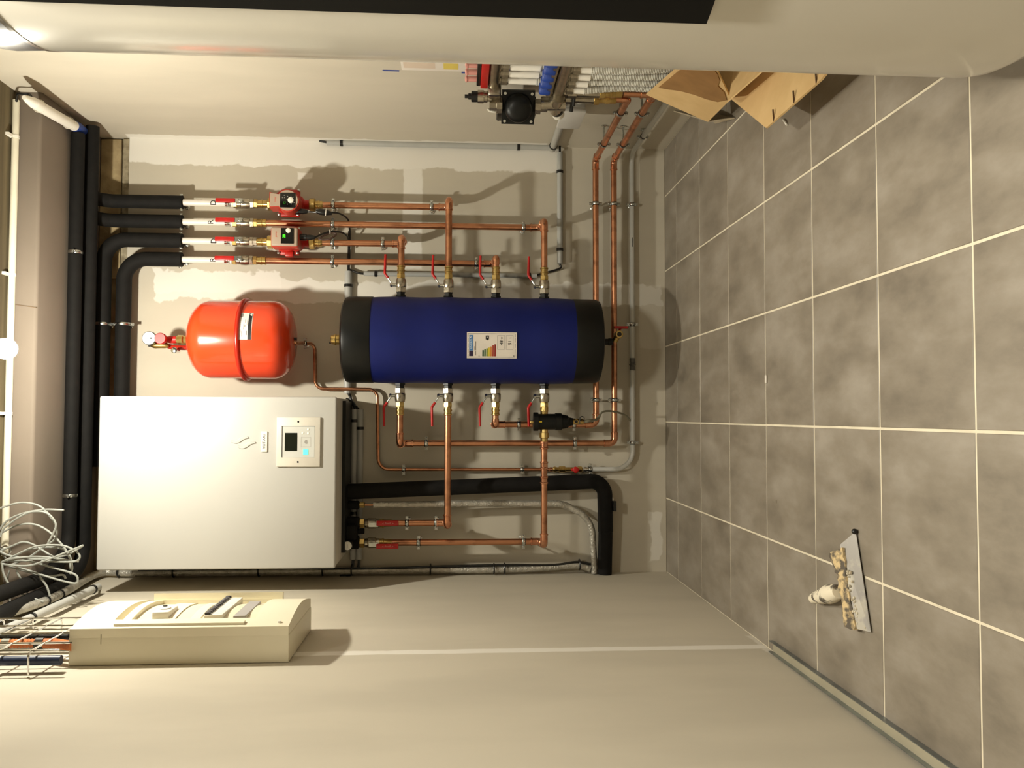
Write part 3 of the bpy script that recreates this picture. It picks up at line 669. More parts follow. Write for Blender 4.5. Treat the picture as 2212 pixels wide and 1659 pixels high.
# ================================================================== pumps
def pump(i, square):
    x = xs[i]; yh = YP-.085
    zz = lambda px: aY(px, 440, YP).z; hz = lambda px: aY(px, 470, yh-.03).z
    hx = lambda py: aY(615, py, yh-.03).x
    t = thing('circulation_pump', 'red pump with square taupe face and green-lit display' if square else 'red pump with round taupe face and white dial', 'pump', V(x, YP, zz(620)), 'red circulation pumps')
    part('volute', MB().lathe((x, YP, zz(590)), (0, 0, -1), [(0, .021), (.02, .019), (.03, .03), (.05, .045), (.09, .045), (.115, .03), (.125, .018), (.148, .02), (.15, .021)], 20)
         .lathe((x, YP-.005, zz(624)), (0, -1, 0), [(0, .05), (.04, .05), (.045, .046)], 24)
         .rbox((x-.058, YP-.04, zz(652)), (x+.05, YP-.022, zz(610)), .006, 2), REDCAST, t)
    for (dx, px) in ((-.05, 608), (-.05, 648), (.046, 650)): part('bolt', MB().lathe((x+dx, YP-.038, zz(px)), (0, -1, 0), [(0, .006), (.006, .006), (.008, .003)], 8), ZINC, t)
    if not square:
        c = aY(620.5, 432.5, yh-.03); R = .0405
        outline = lambda g: [(c.x-.0255-g*.2+0, hz(582)+g), ] 
        def shape(g):
            l = [V(hx(447)-g, 0, hz(582.5)+g), V(hx(447)-g, 0, hz(606)), ]
            a0, a1 = math.radians(155), math.radians(25+360)
            l = [V(hx(446.5)-g, 0, hz(582.5)+g)]
            for k in range(25):
                a = math.radians(125)+math.radians(290)*k/24
                l.append(V(c.x+(R+g)*math.cos(a), 0, c.z+(R+g)*math.sin(a)))
            l.append(V(hx(416)+g, 0, hz(582.5)+g)); return l
        part('head', MB().prism([p+V(0, YP-.04, 0) for p in shape(.003)], (0, yh-.026-(YP-.04), 0)), TERRA, t)
        part('face', MB().prism([p+V(0, yh-.02, 0) for p in shape(-.001)], (0, -.0095, 0)), TAUPE, t)
        d0, d1, e0, e1 = hx(448.5), hx(416.5), hz(638), hz(604.5)
        dp = part('display', MB().rbox((d0, yh-.0325, e0), (d1, yh-.029, e1), .0016, 2), BLACKGLOSS, t)
        k = aY(628.5, 433, yh-.03)
        part('dial', MB().lathe((k.x, yh-.032, k.z), (0, -1, 0), [(0, .0115), (.006, .0112), (.0075, .009)], 20), WHITEPL, dp)
        g = aY(615, 439, yh-.03); part('digits', textmb('12', .012, (g.x, yh-.0327, g.z)), DIMDIG, dp, flat=True)
        ic = MB()
        for (px, py) in ((614, 422), (610, 427), (614.5, 427), (621.5, 424), (620, 431), (628.5, 424), (634, 426), (635, 438), (621, 441), (629.5, 440.5)):
            q = aY(px, py, yh-.0327); ic.cyl(q, q+V(0, -.0004, 0), .0014, n=8)
        part('icons', ic, C((170, 168, 160)), dp)
        g = aY(594, 431, yh-.03); part('lettering', textmb('pump', .0095, (g.x, yh-.0297, g.z), depth=.0002), C((206, 96, 76)), t, flat=True)
        p = aY(628, 456, yh+.03); q = aY(664, 457, yh+.03)
    else:
        a0, a1, c0, c1 = hx(531), hx(490.5), hz(643), hz(585.5)
        part('head', MB().rbox((a0-.003, yh-.024, c0-.003), (a1+.003, YP-.035, c1+.003), .009, 3), TERRA, t)
        part('face', MB().rbox((a0, yh-.029, c0), (a1, yh-.015, c1), .006, 3), TAUPE, t)
        dp = part('display', MB().rbox((hx(526), yh-.0325, hz(635)), (hx(492.5), yh-.028, hz(607.5)), .0008, 1), BLACKGLOSS, t)
        k = aY(623.5, 498.5, yh-.03)
        part('dial', MB().lathe((k.x, yh-.032, k.z), (0, -1, 0), [(0, .0098), (.006, .0095), (.0075, .0075)], 20), WHITEPL, dp)
        g = aY(614, 510.5, yh-.03); part('digits', textmb('28', .0135, (g.x, yh-.0327, g.z), bold=.0004), GREENDIG, dp, flat=True)
        g = aY(596, 506, yh-.03); part('lettering', textmb('pump', .0095, (g.x, yh-.0295, g.z), depth=.0002), C((206, 96, 76)), t, flat=True)
        part('foot', MB().rbox((x-.066, YP-.05, zz(640)), (x-.045, YP-.02, zz(622)), .005, 2), REDCAST, t)
        p = aY(645, 512, yh+.01); q = aY(680, 513, yh+.01)
    part('plug', MB().lathe(p, q-p, [(-.005, .0125), (.03, .0135), (.031, .0105), ((q-p).length*.75, .0105), ((q-p).length, .007)], 14), BLACKPL, t)
    return q
q1 = pump(0, False); q2 = pump(2, True)
for (q, via, lbl) in ((q1, [(690, 459, -.14), (716, 459, -.12), (735, 462, -.1), (752, 475, -.07), (756, 500, -.03)], 'round'), (q2, [(695, 506, -.13), (716, 500, -.11), (740, 503, -.09), (752, 515, -.05), (754, 540, -.03)], 'square')):
    pts = spline([q]+[aY(*v) for v in via])
    t = thing('power_cable', f'black power cable hanging from the plug of the {lbl}-faced pump', 'cable', pts[0])
    part('cord', MB().tube(pts, .0035, 8), BLACKPL, t)
    if lbl == 'round':
        a, b2 = aY(682, 456, -.14), aY(717, 461, -.13)
        part('bundle', MB().tube([a, a.lerp(b2, .25), a.lerp(b2, .6), b2], [.006, .0125, .013, .007], 12), BLACKPL, t)
        part('cable_tie', MB().torus(aY(704, 458.5, -.14), b2-a, .0132, .0018), WHITEPL, t)
    else:
        loop = [aY(688, 516, -.12), aY(700, 518, -.12), aY(715, 515, -.12), aY(726, 506, -.11), aY(716, 503, -.11), aY(698, 510, -.12), aY(690, 516, -.12)]
        part('loop', MB().tube(spline(loop), .0035, 8), mat('brown cord', (70, 48, 40), .5), t)
        for (px, py) in ((691, 507), (713, 501)): part('cable_tie', MB().torus(aY(px, py, -.125), (0, 0, 1), .006, .0015, 12, 6).cyl(aY(px, py, -.125), aY(px-1, py-5, -.13), .0012, n=6), WHITEPL, t)

# ================================================================== expansion vessel
vx = .287; vz1, vz0 = aY(411.5, 735, -.2).z, aY(636, 735, -.2).z; VR = .1475
t = thing('expansion_vessel', 'shiny orange-red expansion vessel with a belt ring above the blue tank', 'vessel', V(vx, -.2, vz0))
H = vz1-vz0; prof = []
for k in range(9):
    a = PI/2*k/8; prof.append((.045-.045*math.cos(a), .06+(VR-.06)*math.sin(a)**.8))
prof = [(0, 0), (0, .055), (.004, .078), (.012, .104), (.026, .126), (.045, .1405), (.066, VR-.0005), (.085, VR)]
half = prof[1:]
top = [(H-d, r_) for (d, r_) in [(0, .02), (.002, .05), (.009, .084), (.022, .112), (.04, .132), (.058, .143), (.078, VR)]]
part('shell', MB().lathe((vx, -.2, vz0), (0, 0, 1), half+list(reversed(top)), 64), VRED, t)
zr_ = aY(517, 735, -.2-VR).z+.01
part('belt_ring', MB().torus(V(vx, -.2, zr_), (0, 0, 1), VR+.002, .0088, 64, 12), VREDD, t)
def onV(x, z, e=.001): a = x/VR; return V(vx+(VR+e)*math.sin(a), -.2-(VR+e)*math.cos(a), z)
def vpatch(x0, x1, z0, z1, e, n=6):
    mb = MB(); vs = []; fs = []
    for k in range(n+1):
        xx = x0+(x1-x0)*k/n; vs += [onV(xx, z0, e), onV(xx, z1, e), onV(xx, z0, -.002), onV(xx, z1, -.002)]
    for k in range(n):
        a = 4*k; fs += [(a, a+4, a+5, a+1), (a+1, a+5, a+7, a+3), (a, a+2, a+6, a+4)]
    fs += [(0, 1, 3, 2), (4*n, 4*n+2, 4*n+3, 4*n+1)]
    return mb.add(vs, fs)
def vxp(py): return VR*math.asin(max(-1, min(1, (aY(530, py, -.2-.11).x-vx)/VR)))
sx0, sx1 = vxp(735.5), vxp(677); sz1, sz0 = aY(512, 705, -.33).z, aY(546, 705, -.33).z
st = part('sticker', vpatch(sx0, sx1, sz0, sz1, .0008), PAPER, t, flat=True, label='white type sticker with black band')
SW, SH = sx1-sx0, sz1-sz0
part('black_band', vpatch(sx0+SW*.0, sx0+SW*.97, sz0+SH*.03, sz0+SH*.25, .0011), INK, st, flat=True)
part('grey_block', vpatch(sx0+SW*.82, sx0+SW*.97, sz0+SH*.62, sz0+SH*.9, .0011), GREYINK, st, flat=True)
part('emblem', MB().prism([onV(sx0+SW*.86, sz0+SH*.06, .0014), onV(sx0+SW*.97, sz0+SH*.06, .0014), onV(sx0+SW*.915, sz0+SH*.22, .0014)], (0, -.0003, 0)), PAPER, st, flat=True)
mbx = MB()
for (a, b2, c, d) in ((.35, .55, .5, .53), (.6, .72, .42, .45), (.15, .3, .3, .36), (.1, .35, .7, .72), (.1, .3, .62, .64), (.45, .5, .42, .47), (.52, .7, .3, .32)):
    q = vpatch(sx0+SW*a, sx0+SW*b2, sz0+SH*c, sz0+SH*d, .0011, 2); mbx.add(q.v, q.f)
part('print', mbx, GREYINK, st, flat=True)
part('valve_stub', MB().cyl((vx+.004, -.205, vz0+.002), (vx+.004, -.205, vz0-.01), .006, n=10), BLACKPL, t)
part('wall_strap', MB().box((vx-.02, -.08, vz0+.1), (vx+.02, -.0005, vz0+.104)).box((vx-.02, -.08, vz1-.1), (vx+.02, -.0005, vz1-.096)), GALV, t)
# safety group on top of the vessel
t = thing('safety_group', 'red safety valve group with round white gauge on top of the red vessel', 'safety valve', V(vx, -.2, vz1))
S = lambda px, py, y=-.2: aY(px, py, y)
a = S(412, 734); part('brass_coupling', MB().lathe((a.x, -.2, vz1-.004), (0, 0, 1), [(0, .0135), (.012, .0135), (.013, .0165), (.026, .0165), (.027, .013), (.032, .018), (.05, .018), (.051, .0135), (.064, .0135)], 8), BRASS, t, sharp=20)
zz = S(380, 733).z
part('body', MB().lathe((a.x, -.2, zz), (0, 0, 1), [(-.003, .0135), (.02, .0145), (.03, .012), (.05, .015), (.085, .012)], 16).cyl(S(349, 733), S(349, 733, -.235), .016, n=18), REDPL, t)
part('red_cap', MB().lathe(S(349.5, 732, -.235), (0, -1, 0), [(0, .0205), (.016, .0215), (.02, .019)], 28), REDPL, t)
c = S(321.5, 730.5, -.225)
part('gauge_case', MB().lathe(c+V(0, .02, 0), (0, -1, 0), [(0, .022), (.002, .0255), (.019, .0255), (.02, .0235)], 28).cyl(c+V(0, .01, 0), S(349, 733, -.21), .006, n=8), BLACKPL, t)
gf = part('gauge_face', MB().lathe(c+V(0, 0.0005, 0), (0, -1, 0), [(0, .0235), (.001, .0235)], 28), mat('white dial', (250, 248, 244), .3), t)
part('needle', MB().box((c.x-.0006, c.y-.0014, c.z-.012), (c.x+.0006, c.y-.0008, c.z+.017)).cyl(c+V(0, -.0006, -.008), c+V(0, -.002, -.008), .0032, n=10), INK, gf)
v = S(350, 747, -.19)
part('air_vent', MB().lathe(S(365, 746, -.19), S(330, 746, -.19)-S(365, 746, -.19), [(0, .006), (.006, .009), (.012, .0115), (.04, .0115), (.05, .0125), (.058, .0105), (.066, .006)], 18), BRASS, t)
part('vent_cap', MB().cyl(S(329, 746, -.19), S(321, 746, -.19), .0052, n=10), BLACKPL, t)
part('bracket', MB().tube(spline([S(349, 742, -.18), S(370, 749, -.17), S(395, 751, -.16), S(416, 750, -.15)]), [.01]*24+[.011], 10), VREDD, t)
part('outlet', MB().lathe(S(378, 757, -.2), (0, -1, 0), [(-.03, .0095), (0, .0095), (.001, .0115), (.012, .0115), (.013, .008)], 18), CHROME, t)
part('wall_bar', MB().box((vx+.01, -.17, vz1-.03), (vx+.04, -.0005, vz1-.024)).box((vx+.018, -.17, vz1-.03), (vx+.03, -.165, vz1+.02)), GALV, t)

# ================================================================== boiler
x0, x1, z0, z1, yf = -.551, .0675, 1.301, 2.138, -.36
t = thing('boiler', 'large white wall-hung boiler cabinet with a control panel', 'boiler', V((x0+x1)/2, -.2, z0))
part('casing', MB().rbox((x0+.004, yf+.02, z0+.001), (x1-.003, -.0008, z1-.002), .004, 2), mat('grey white steel', (206, 200, 188), .5), t)
fp = part('front_panel', MB().rbox((x0, yf, z0), (x1, yf+.022, z1), .007, 3), WHITESTEEL, t)
part('dark_recess', MB().box((x0+.03, -.2, z0-.012), (x1-.012, -.02, z0+.002)), BLACKCAP, t)  # black box standing in for the dark recess under the casing
F = lambda px, py, d=0: aY(px, py, yf-d)
# control panel
c0 = F(692, 1008); c1 = F(599, 901)
cp = part('control_panel', MB().rbox((c0.x, yf-.009, c0.z), (c1.x, yf+.002, c1.z), .003, 2), mat('panel frame', (214, 208, 196), .5), t)
r0 = F(680, 988); r1 = F(609.5, 920)
part('panel_recess', MB().rbox((r0.x, yf-.0095, r0.z), (r1.x, yf-.0085, r1.z), .0004, 1), mat('panel grey', (204, 204, 198), .45), cp)
part('recess_edge', MB().box((r0.x+.001, yf-.0105, F(609.5, 950).z-.003), (r1.x-.001, yf-.009, F(609.5, 950).z)).box((r1.x-.002, yf-.0102, r0.z), (r1.x, yf-.009, r1.z)), GREYDK, cp)
s0 = F(643, 974); s1 = F(616.5, 935)
part('screen', MB().rbox((s0.x, yf-.0105, s0.z), (s1.x, yf-.009, s1.z), .0004, 1), SCREEN, cp)
bt = MB()
for (px, py) in ((654, 935.5), (666, 936), (666, 927.5)): bt.lathe(F(px, py, .0095), (0, -1, 0), [(0, .004), (.001, .004), (.0016, .003)], 12)
part('button', bt, WHITEPL, cp)
n0 = F(672.5, 965); n1 = F(651.5, 944); e = .0009
part('key_pad', MB().box((n0.x, yf-.0099, n0.z), (n0.x+e, yf-.009, n1.z)).box((n1.x-e, yf-.0099, n0.z), (n1.x, yf-.009, n1.z)).box((n0.x, yf-.0099, n0.z), (n1.x, yf-.009, n0.z+e)).box((n0.x, yf-.0099, n1.z-e), (n1.x, yf-.009, n1.z)).cyl(F(662, 954.5, .009), F(662, 954.5, .0102), .0075, n=16), mat('pale grey key', (176, 172, 166), .5), cp)
g0 = F(667, 982.5); g1 = F(656, 970)
part('lit_button', MB().rbox((g0.x, yf-.0108, g0.z), (g1.x, yf-.009, g1.z), .0006, 1), GREENLED, cp)
for (px, py) in ((644.5, 911), (643.5, 998)): part('screw', MB().cyl(F(px, py, .008), F(px, py, .0096), .0036, n=12), BLACKPL, cp)
n0 = F(577.5, 976); n1 = F(565, 932)
tg = part('name_plate', MB().rbox((n0.x, yf-.005, n0.z), (n1.x, yf+.001, n1.z), .0015, 2), WHITEPL, t)
part('lettering', textmb('YUTAKI', .0155, ((n0.x+n1.x)/2, yf-.0052, (n0.z+n1.z)/2+.0005)), C((66, 58, 58)), tg, flat=True)
for (pts) in (((499, 953), (508, 955), (516, 953), (523, 948), (530, 945.5), (537, 945)), ((513, 964), (522, 966.5), (530, 964.5), (538, 959), (545, 956.5), (552, 956))):
    P = spline([F(*q) for q in pts], 5); n = len(P); mb = MB(); vs = []; fs = []
    for k, p in enumerate(P):
        wd = .003+.0055*math.sin(PI*(k/(n-1)))**.8*(1-.35*k/n)
        d = (P[min(n-1, k+1)]-P[max(0, k-1)]).normalized(); nn = V(-d.z, 0, d.x)
        vs += [p+nn*wd+V(0, .0005, 0), p+nn*wd*.6+V(0, -.004, 0), p-nn*wd*.6+V(0, -.004, 0), p-nn*wd+V(0, .0005, 0)]
    for k in range(n-1):
        for j in range(3): fs.append((4*k+j, 4*k+j+1, 4*k+j+5, 4*k+j+4))
    fs += [(0, 1, 2, 3), (4*n-1, 4*n-2, 4*n-3, 4*n-4)]
    part('wave_emblem', mb.add(vs, fs), WHITESTEEL, t)
for (py, ln, r_) in ((1129, .04, .024), (1171, .04, .026), (1091, .035, .017)):
    xx = aY(770, py, YBL).x; part('connection', MB().bcyl((xx, YBL, z0-.004), (xx, YBL, aY(776, py, YBL).z), r_, .004), BLACKRUB, t)
xx = aY(760, 1150, -.14); part('lower_fitting', MB().rbox((xx.x-.03, -.16, z0-.05), (xx.x+.03, -.09, z0-.005), .01, 3).cyl((xx.x, YBL, z0-.03), (xx.x, YBL, z0-.075), .011, n=12), BLACKRUB, t)
gg = aY(750.5, 1179, -.19); gp = part('gauge_body', MB().bcyl(gg+V(0, .03, 0), gg, .0185, .003, 24), BLACKPL, t)
part('gauge_face', MB().cyl(gg+V(0, 0, 0), gg+V(0, -.001, 0), .0165, n=24), mat('dial white', (230, 228, 220), .4), gp)
part('gauge_needle', MB().box(gg+V(-.008, -.0018, -.0006), gg+V(.006, -.001, .0006)), GREYINK, gp)

# insulated drain pipe from boiler to the side wall
pts = fillet([aY(752, 1062, YBL-.01), aY(1040, 1050, -.08), aY(1306, 1039, -.06), aY(1308, 1150, -.05), V(XL+.002, -.045, aY(1306, 1233, -.045).z)], [.3, .055, .2], 9)
t = thing('insulated_pipe', 'thick black lagged pipe from under the boiler to the side wall', 'pipe', pts[0])
part('lagging', MB().tube(pts, [.0305]*(len(pts)-9)+[.029]*9, 20), BLACKRUB, t)
part('clip', MB().obox(aY(1327, 1093, -.06), V(.04, 0, .0), V(0, .03, 0), V(0, 0, .012)), BLACKPL, t)
pts = fillet([aY(788, 1091, YBL), aY(1000, 1088, -.07), aY(1215, 1088, -.05), aY(1278, 1120, -.045), aY(1284, 1238, -.04)], [.2, .12, .12], 10)
t = thing('refrigerant_pipe', 'thin pipe lagged in crinkled silver foil curving from the boiler to the side wall', 'pipe', pts[0])
part('lagging', MB().tube([aY(806, 1090.5, YBL), aY(900, 1090, -.09)]+[p for p in pts if p.z < aY(930, 1090, YBL).z], .0135, 14), FOIL, t)
part('copper_end', MB().cyl(aY(784, 1090.5, YBL), aY(812, 1090.5, YBL), .0048, n=10), COPPER, t)
part('flare_nut', MB().lathe(aY(774, 1090.5, YBL), (0, 0, -1), [(0, .008), (.004, .008), (.006, .0125), (.022, .0125), (.026, .008)], 6), BRASS, t, sharp=20)

# ================================================================== grey conduits, cables and ties
def conduit(label, pts, r=.0115, rad=.05, m=CONDUIT, ties=(), cable=None, name='conduit', group=None, tieax=None, n=12):
    P = fillet(pts, rad, 8) if rad else spline(pts)
    t = thing(name, label, 'conduit', P[0], group)
    part('tube', MB().tube(P, r, n), m, t)
    if cable: part('cable', MB().tube(spline(cable[0]), cable[1], 8), BLACKPL, t)
    for (p, ax, rr) in ties:
        part('cable_tie', MB().lathe(Vector(p)-Vector(ax).normalized()*.006, ax, [(0, rr), (.001, rr+.0025), (.011, rr+.0025), (.012, rr)], 14), BLACKPL, t)
    return t
YC = -.016
cz = lambda px, py: aY(px, py, YC)
p0, p1 = cz(706, 310.5), cz(1196, 316.5)
xx = (p0.x+p1.x)/2
conduit('grey conduit running up the room corner', [V(xx, YC, p0.z), V(xx, YC, p1.z)], rad=.02, r=.0118, ties=[(V(xx, YC, cz(738, 310).z), (0, 0, 1), .012), (V(xx, YC, cz(1120, 316).z), (0, 0, 1), .012)], cable=([V(xx+.006, YC, cz(690, 304).z), V(xx+.003, YC, cz(698, 307).z), V(xx, YC, cz(710, 311).z)], .0045))
xx2, zz2 = cz(1211, 325), cz(1208, 570)
zc_ = (xx2.z+zz2.z)/2
conduit('grey conduit running level between the room corner and the lowest tank valve', [V(xx2.x-.01, YC, zc_), V(zz2.x, YC, zc_)], rad=.02, r=.0118, ties=[(V(cz(1210, 371).x, YC, zc_), (1, 0, 0), .012), (V(cz(1208, 539).x, YC, zc_), (1, 0, 0), .012)], cable=([V(xx2.x+.03, YC, zc_), V(xx2.x-.02, YC, zc_)], .0045))
a, b2 = cz(786, 592), cz(1160, 595); xx3 = (a.x+b2.x)/2
conduit('grey conduit standing upright behind the corner-side tank valves', [V(xx3, YC, a.z), V(xx3, YC, b2.z)], rad=.02, r=.0098, ties=[(V(xx3, YC, cz(812, 593).z), (0, 0, 1), .01), (V(xx3, YC, cz(1144, 595).z), (0, 0, 1), .01)], cable=([V(zz2.x, YC, zc_), V(zz2.x-.02, YC, zc_+.002), V(xx3+.008, YC, b2.z-.016), V(xx3, YC, b2.z+.02)], .0045))
a, b2 = cz(753, 586), cz(750, 850); zc2 = (a.z+b2.z)/2
conduit('grey conduit passing level behind the top of the blue tank', [V(a.x, YC, zc2), V(b2.x, YC, zc2)], rad=.02, r=.0155, ties=[(V(cz(752, 617).x, YC, zc2), (1, 0, 0), .0157), (V(cz(752, 812).x, YC, zc2), (1, 0, 0), .0157)],
        cable=([cz(755, 500), cz(754, 540), V(a.x+.01, YC, zc2), V(a.x-.03, YC, zc2)], .006))
t = thing('cable', 'black cable looping from the level conduit to the upright one', 'cable', cz(755, 585))
part('cord', MB().tube(spline([cz(754, 582), cz(764, 586), cz(776, 590), cz(792, 592)]), .0045, 8), BLACKPL, t)
t = thing('cable', 'black cable leaving the conduit beside the tank top towards the boiler', 'cable', cz(752, 850))
part('cord', MB().tube(spline([cz(751, 846), cz(757, 858), cz(760, 872), cz(770, 880), cz(776, 890), cz(772, 905)]), .006, 8), BLACKPL, t)
part('cord', MB().tube(spline([cz(747, 862), cz(757, 866), cz(765, 874), cz(767, 890), cz(760, 900)]), .006, 8), BLACKPL, t)
for (px, nm_, tie, rr) in ((766, 'upper', (909, 1108), .0125), (779, 'lower', (925,), .0125)):
    a = aY(px, 884, -.02); b2 = aY(px-4, 1208, -.02); zc3 = (a.z+b2.z)/2
    conduit(f'{nm_} of two grey conduits under the boiler', [V(a.x, -.02, zc3), V(b2.x, -.02, zc3)], rad=.02, r=rr, ties=[(V(aY(px, q, -.02).x, -.02, zc3), (1, 0, 0), rr) for q in tie], group='grey conduits under the boiler',
            cable=([V(b2.x+.02, -.02, zc3), V(b2.x-.01, -.02, zc3), aY(px-6, 1228, -.025), aY(px-20, 1240, -.03), aY(px-32, 1243, -.03)], .006))
# silver lagged line with a black cable down the left corner
LN = [(0, 1331), (98, 1298), (145, 1276), (178, 1263)]
LX = XL+.03
path = [aX(px, py, LX) for (px, py) in LN[:-1]]
dn = [aY(px, py, -.035) for (px, py) in ((215, 1252), (300, 1251), (560, 1251), (760, 1246), (930, 1239), (1090, 1231), (1190, 1225), (1245, 1221), (1275, 1228))]
dn = [V(max(p.x, XL+.022), p.y, p.z) for p in dn]
path = [V(p.x, max(p.y, -.9), p.z) for p in path]
allp = spline(path+dn, 6)
t = thing('refrigerant_pipe', 'silver lagged pipe with strapped black cable down the boiler-side room corner', 'pipe', dn[0])
part('lagging', MB().tube(allp, .0142, 14), FOIL, t)
part('cable', MB().tube(spline([V(p.x+.014+.006*math.sin(k*2.1), p.y-.008, p.z) for k, p in enumerate(dn[1:])], 8), .0052, 8), BLACKPL, t)
for px in (263, 380, 560, 705, 752, 928, 1057, 1094, 1254):
    k = min(range(len(allp)), key=lambda i: abs(aY(px, 1245, -.035).z-allp[i].z)+(100 if allp[i].y < -.06 else 0)); p = allp[k]
    part('cable_tie', MB().torus(p+V(.004, -.003, 0), (0, 0, 1), .0205, .0032, 18, 6), BLACKPL, t)
for p in path[:2]+[allp[10]]: part('cable_tie', MB().torus(p, (0, 1, .1), .016, .003, 16, 6), BLACKPL, t)
p = [aX(0, 1366, LX), aX(40, 1345, LX), aX(212, 1268, LX)]
p[2].y = min(p[2].y, -.12)
conduit('grey conduit along the side wall under the ceiling above the fuse box', [p[0]+(p[0]-p[2])*.3, p[2]], r=.0135, rad=.03, ties=[(p[0].lerp(p[2], f), p[2]-p[0], .0137) for f in (.27, .93)])
pts = [aX(0, 1280, LX+.01), aX(60, 1262, LX+.01), aX(150, 1246, LX+.01)]
conduit('dusty grey tube just under the ceiling beside the coiled wires', spline(pts), r=.013, rad=0, m=FOIL)
t = thing('cable', 'thin grey cable following the top of the boiler-side room corner', 'cable', dn[0])
part('cord', MB().tube(spline([aX(206, 1272, LX), aY(232, 1268, -.05), aY(275, 1264, -.02)]), .004, 8), WIREGREY, t)

# ================================================================== black lagged pipes under the ceiling
zlc = aY(391, 500, YP).z
RL_ = .0265
zh = [2.236, 2.162]
hzz = ['upper', 'lower']
for i, x in enumerate(xs):
    if i < 2:
        pts = fillet([V(x, YP, zlc-.006), V(x, YP, 2.225), V(x, YP-.03, 2.27), V(x+.012, -.125, 2.285)], .05, 6)
        lbl = f'{nm[i]} black lagged pipe rising to the ceiling above the white pipes'
    else:
        zz = aY((222, 266)[i-2], 700, YP).z
        pts = fillet([V(x, YP, zlc-.006), V(x, YP, zz), V(-.2, YP, zz)], .085, 12)
        lbl = f'black lagged pipe bending over from the {nm[i]} white pipe towards the boiler top'
    t = thing('insulated_pipe', lbl, 'pipe', pts[0], 'black lagged heating pipes')
    part('lagging', MB().tube(pts, RL_+(.002 if i > 1 else 0), 20), BLACKRUB, t)
    clamp((x, YP, zlc), (0, 0, 1), .0195, WB, f'zinc clamp at the lower end of the {nm[i]} black lagged pipe', wallpos=-YP)
    if i > 1: clamp((aY(230, 700, YP).x, YP, zz), (1, 0, 0), RL_+.001, WB, f'zinc clamp around the {hzz[i-2]} level black lagged pipe near the boiler top', wallpos=-YP)
for (y, z, nm_) in ((-.245, 2.284, 'front'), (-.175, 2.262, 'rear')):
    end = -.5
    pts = fillet([V(1.05 if nm_ == 'front' else XR-.02, y, z), V(-.49 if nm_ == 'front' else -.56, y, z), V(-.56 if nm_ == 'front' else -.605, -.42 if nm_ == 'front' else -.4, z-.01), V(-.545 if nm_ == 'front' else -.605, -1.0, z-.02)], .10, 10)
    t = thing('insulated_pipe', f'{nm_} of two long black lagged pipes hanging under the soffit', 'pipe', pts[0], 'long black lagged pipes under the soffit')
    part('lagging', MB().tube(pts, .0245, 20), BLACKRUB, t)
for (py, lbl) in ((545, 'above the white pipes'), (1070, 'above the boiler')):
    x = aY(160, py, -.245).x
    clamp((x, -.245, 2.284), (1, 0, 0), .0235, (0, -.25, 1), f'zinc hanger on the long black pipes {lbl}', wallpos=.028)

# white conduit and clips on the ceiling
a = aY(32, 215, -.485); b2 = aY(26, 1190, -.485); zc4 = ZB-.014
t = thing('white_conduit', 'straight white conduit clipped across the ceiling beside the soffit', 'conduit', V(a.x, -.485, zc4))
part('tube', MB().cyl((aY(32, 216, -.485).x, -.482, zc4), (aY(26, 1200, -.485).x, -.482, zc4), .0115), mat('ivory conduit', (232, 226, 206), .45), t)
for py in (295, 593, 893, 1180):
    x = aY(25, py, -.485).x
    part('clip', MB().lathe((x-.005, -.482, zc4), (1, 0, 0), [(0, .013), (.01, .013)], 14).box((x-.005, -.52, ZB-.012), (x+.005, -.482, ZB-.0005)), WHITEPL, t)
# unlit tube lamp under the ceiling, right wall
a = aZ(72, 222, 2.284); b2 = aZ(160, 272, 2.284); c = aZ(184, 284, 2.284)
t = thing('tube_lamp', 'unlit tubular lamp with blue end cap in the angle of wall and ceiling', 'lamp', a)
part('tube', MB().tube([a, b2], .0185, 16), WHITEPL, t)
part('diffuser', MB().tube([a.lerp(b2, .14)+V(.004, 0, .012), a.lerp(b2, .94)+V(.004, 0, .012)], .0165, 14), CLEARPL, t)
part('clip', MB().torus(a.lerp(b2, .16)+V(.002, 0, .004), b2-a, .0205, .0022, 18, 6).torus(a.lerp(b2, .88)+V(.002, 0, .004), b2-a, .0205, .0022, 18, 6), CLEARPL, t)
part('end_cap', MB().tube([b2, b2.lerp(c, .4), c], [.0195, .0195, .013], 16), BLUEPL, t)
part('cap_top', MB().obox(b2.lerp(c, .4)+V(.008, 0, .014), V(.025, 0, 0), V(0, .05, -.01), V(0, 0, .012)), BLACKPL, t)
d_ = (a-b2).normalized()
part('tail', MB().tube(spline([a, a+d_*.03+V(0, 0, .006), aX(48, 207, XR-.02), aX(38, 201, XR-.01)]), [.0185, .016, .011, .008]+[.006]*21, 10) if False else MB().tube([a, a+d_*.03, a+d_*.06], [.0185, .014, .007], 12), WHITEPL, t)
part('cable', MB().tube(spline([a.lerp(b2, .02)+V(-.016, -.006, .0), aX(66, 206, XR-.035), aX(50, 203, XR-.03), aX(38, 204, XR-.03), V(XR-.05, -.482, zc4)]), .0042, 8), BLACKPL, t)

# ================================================================== fuse box on the left wall
y0, y1, z0, z1 = -1.195, -.868, 1.296, 1.852
t = thing('fuse_box', 'cream electrical fuse box with open breaker rows on the side wall', 'fuse box', V(XL, (y0+y1)/2, z0))
def arc(y0, y1, xm, bul, n=14):
    return [(y0+(y1-y0)*k/n, xm+bul*math.sin(PI*k/n)) for k in range(n+1)]
part('back_box', MB().rbox((XL+.0005, y0, z0), (XL+.072, y1, z1), .004, 2), CREAMPL, t)
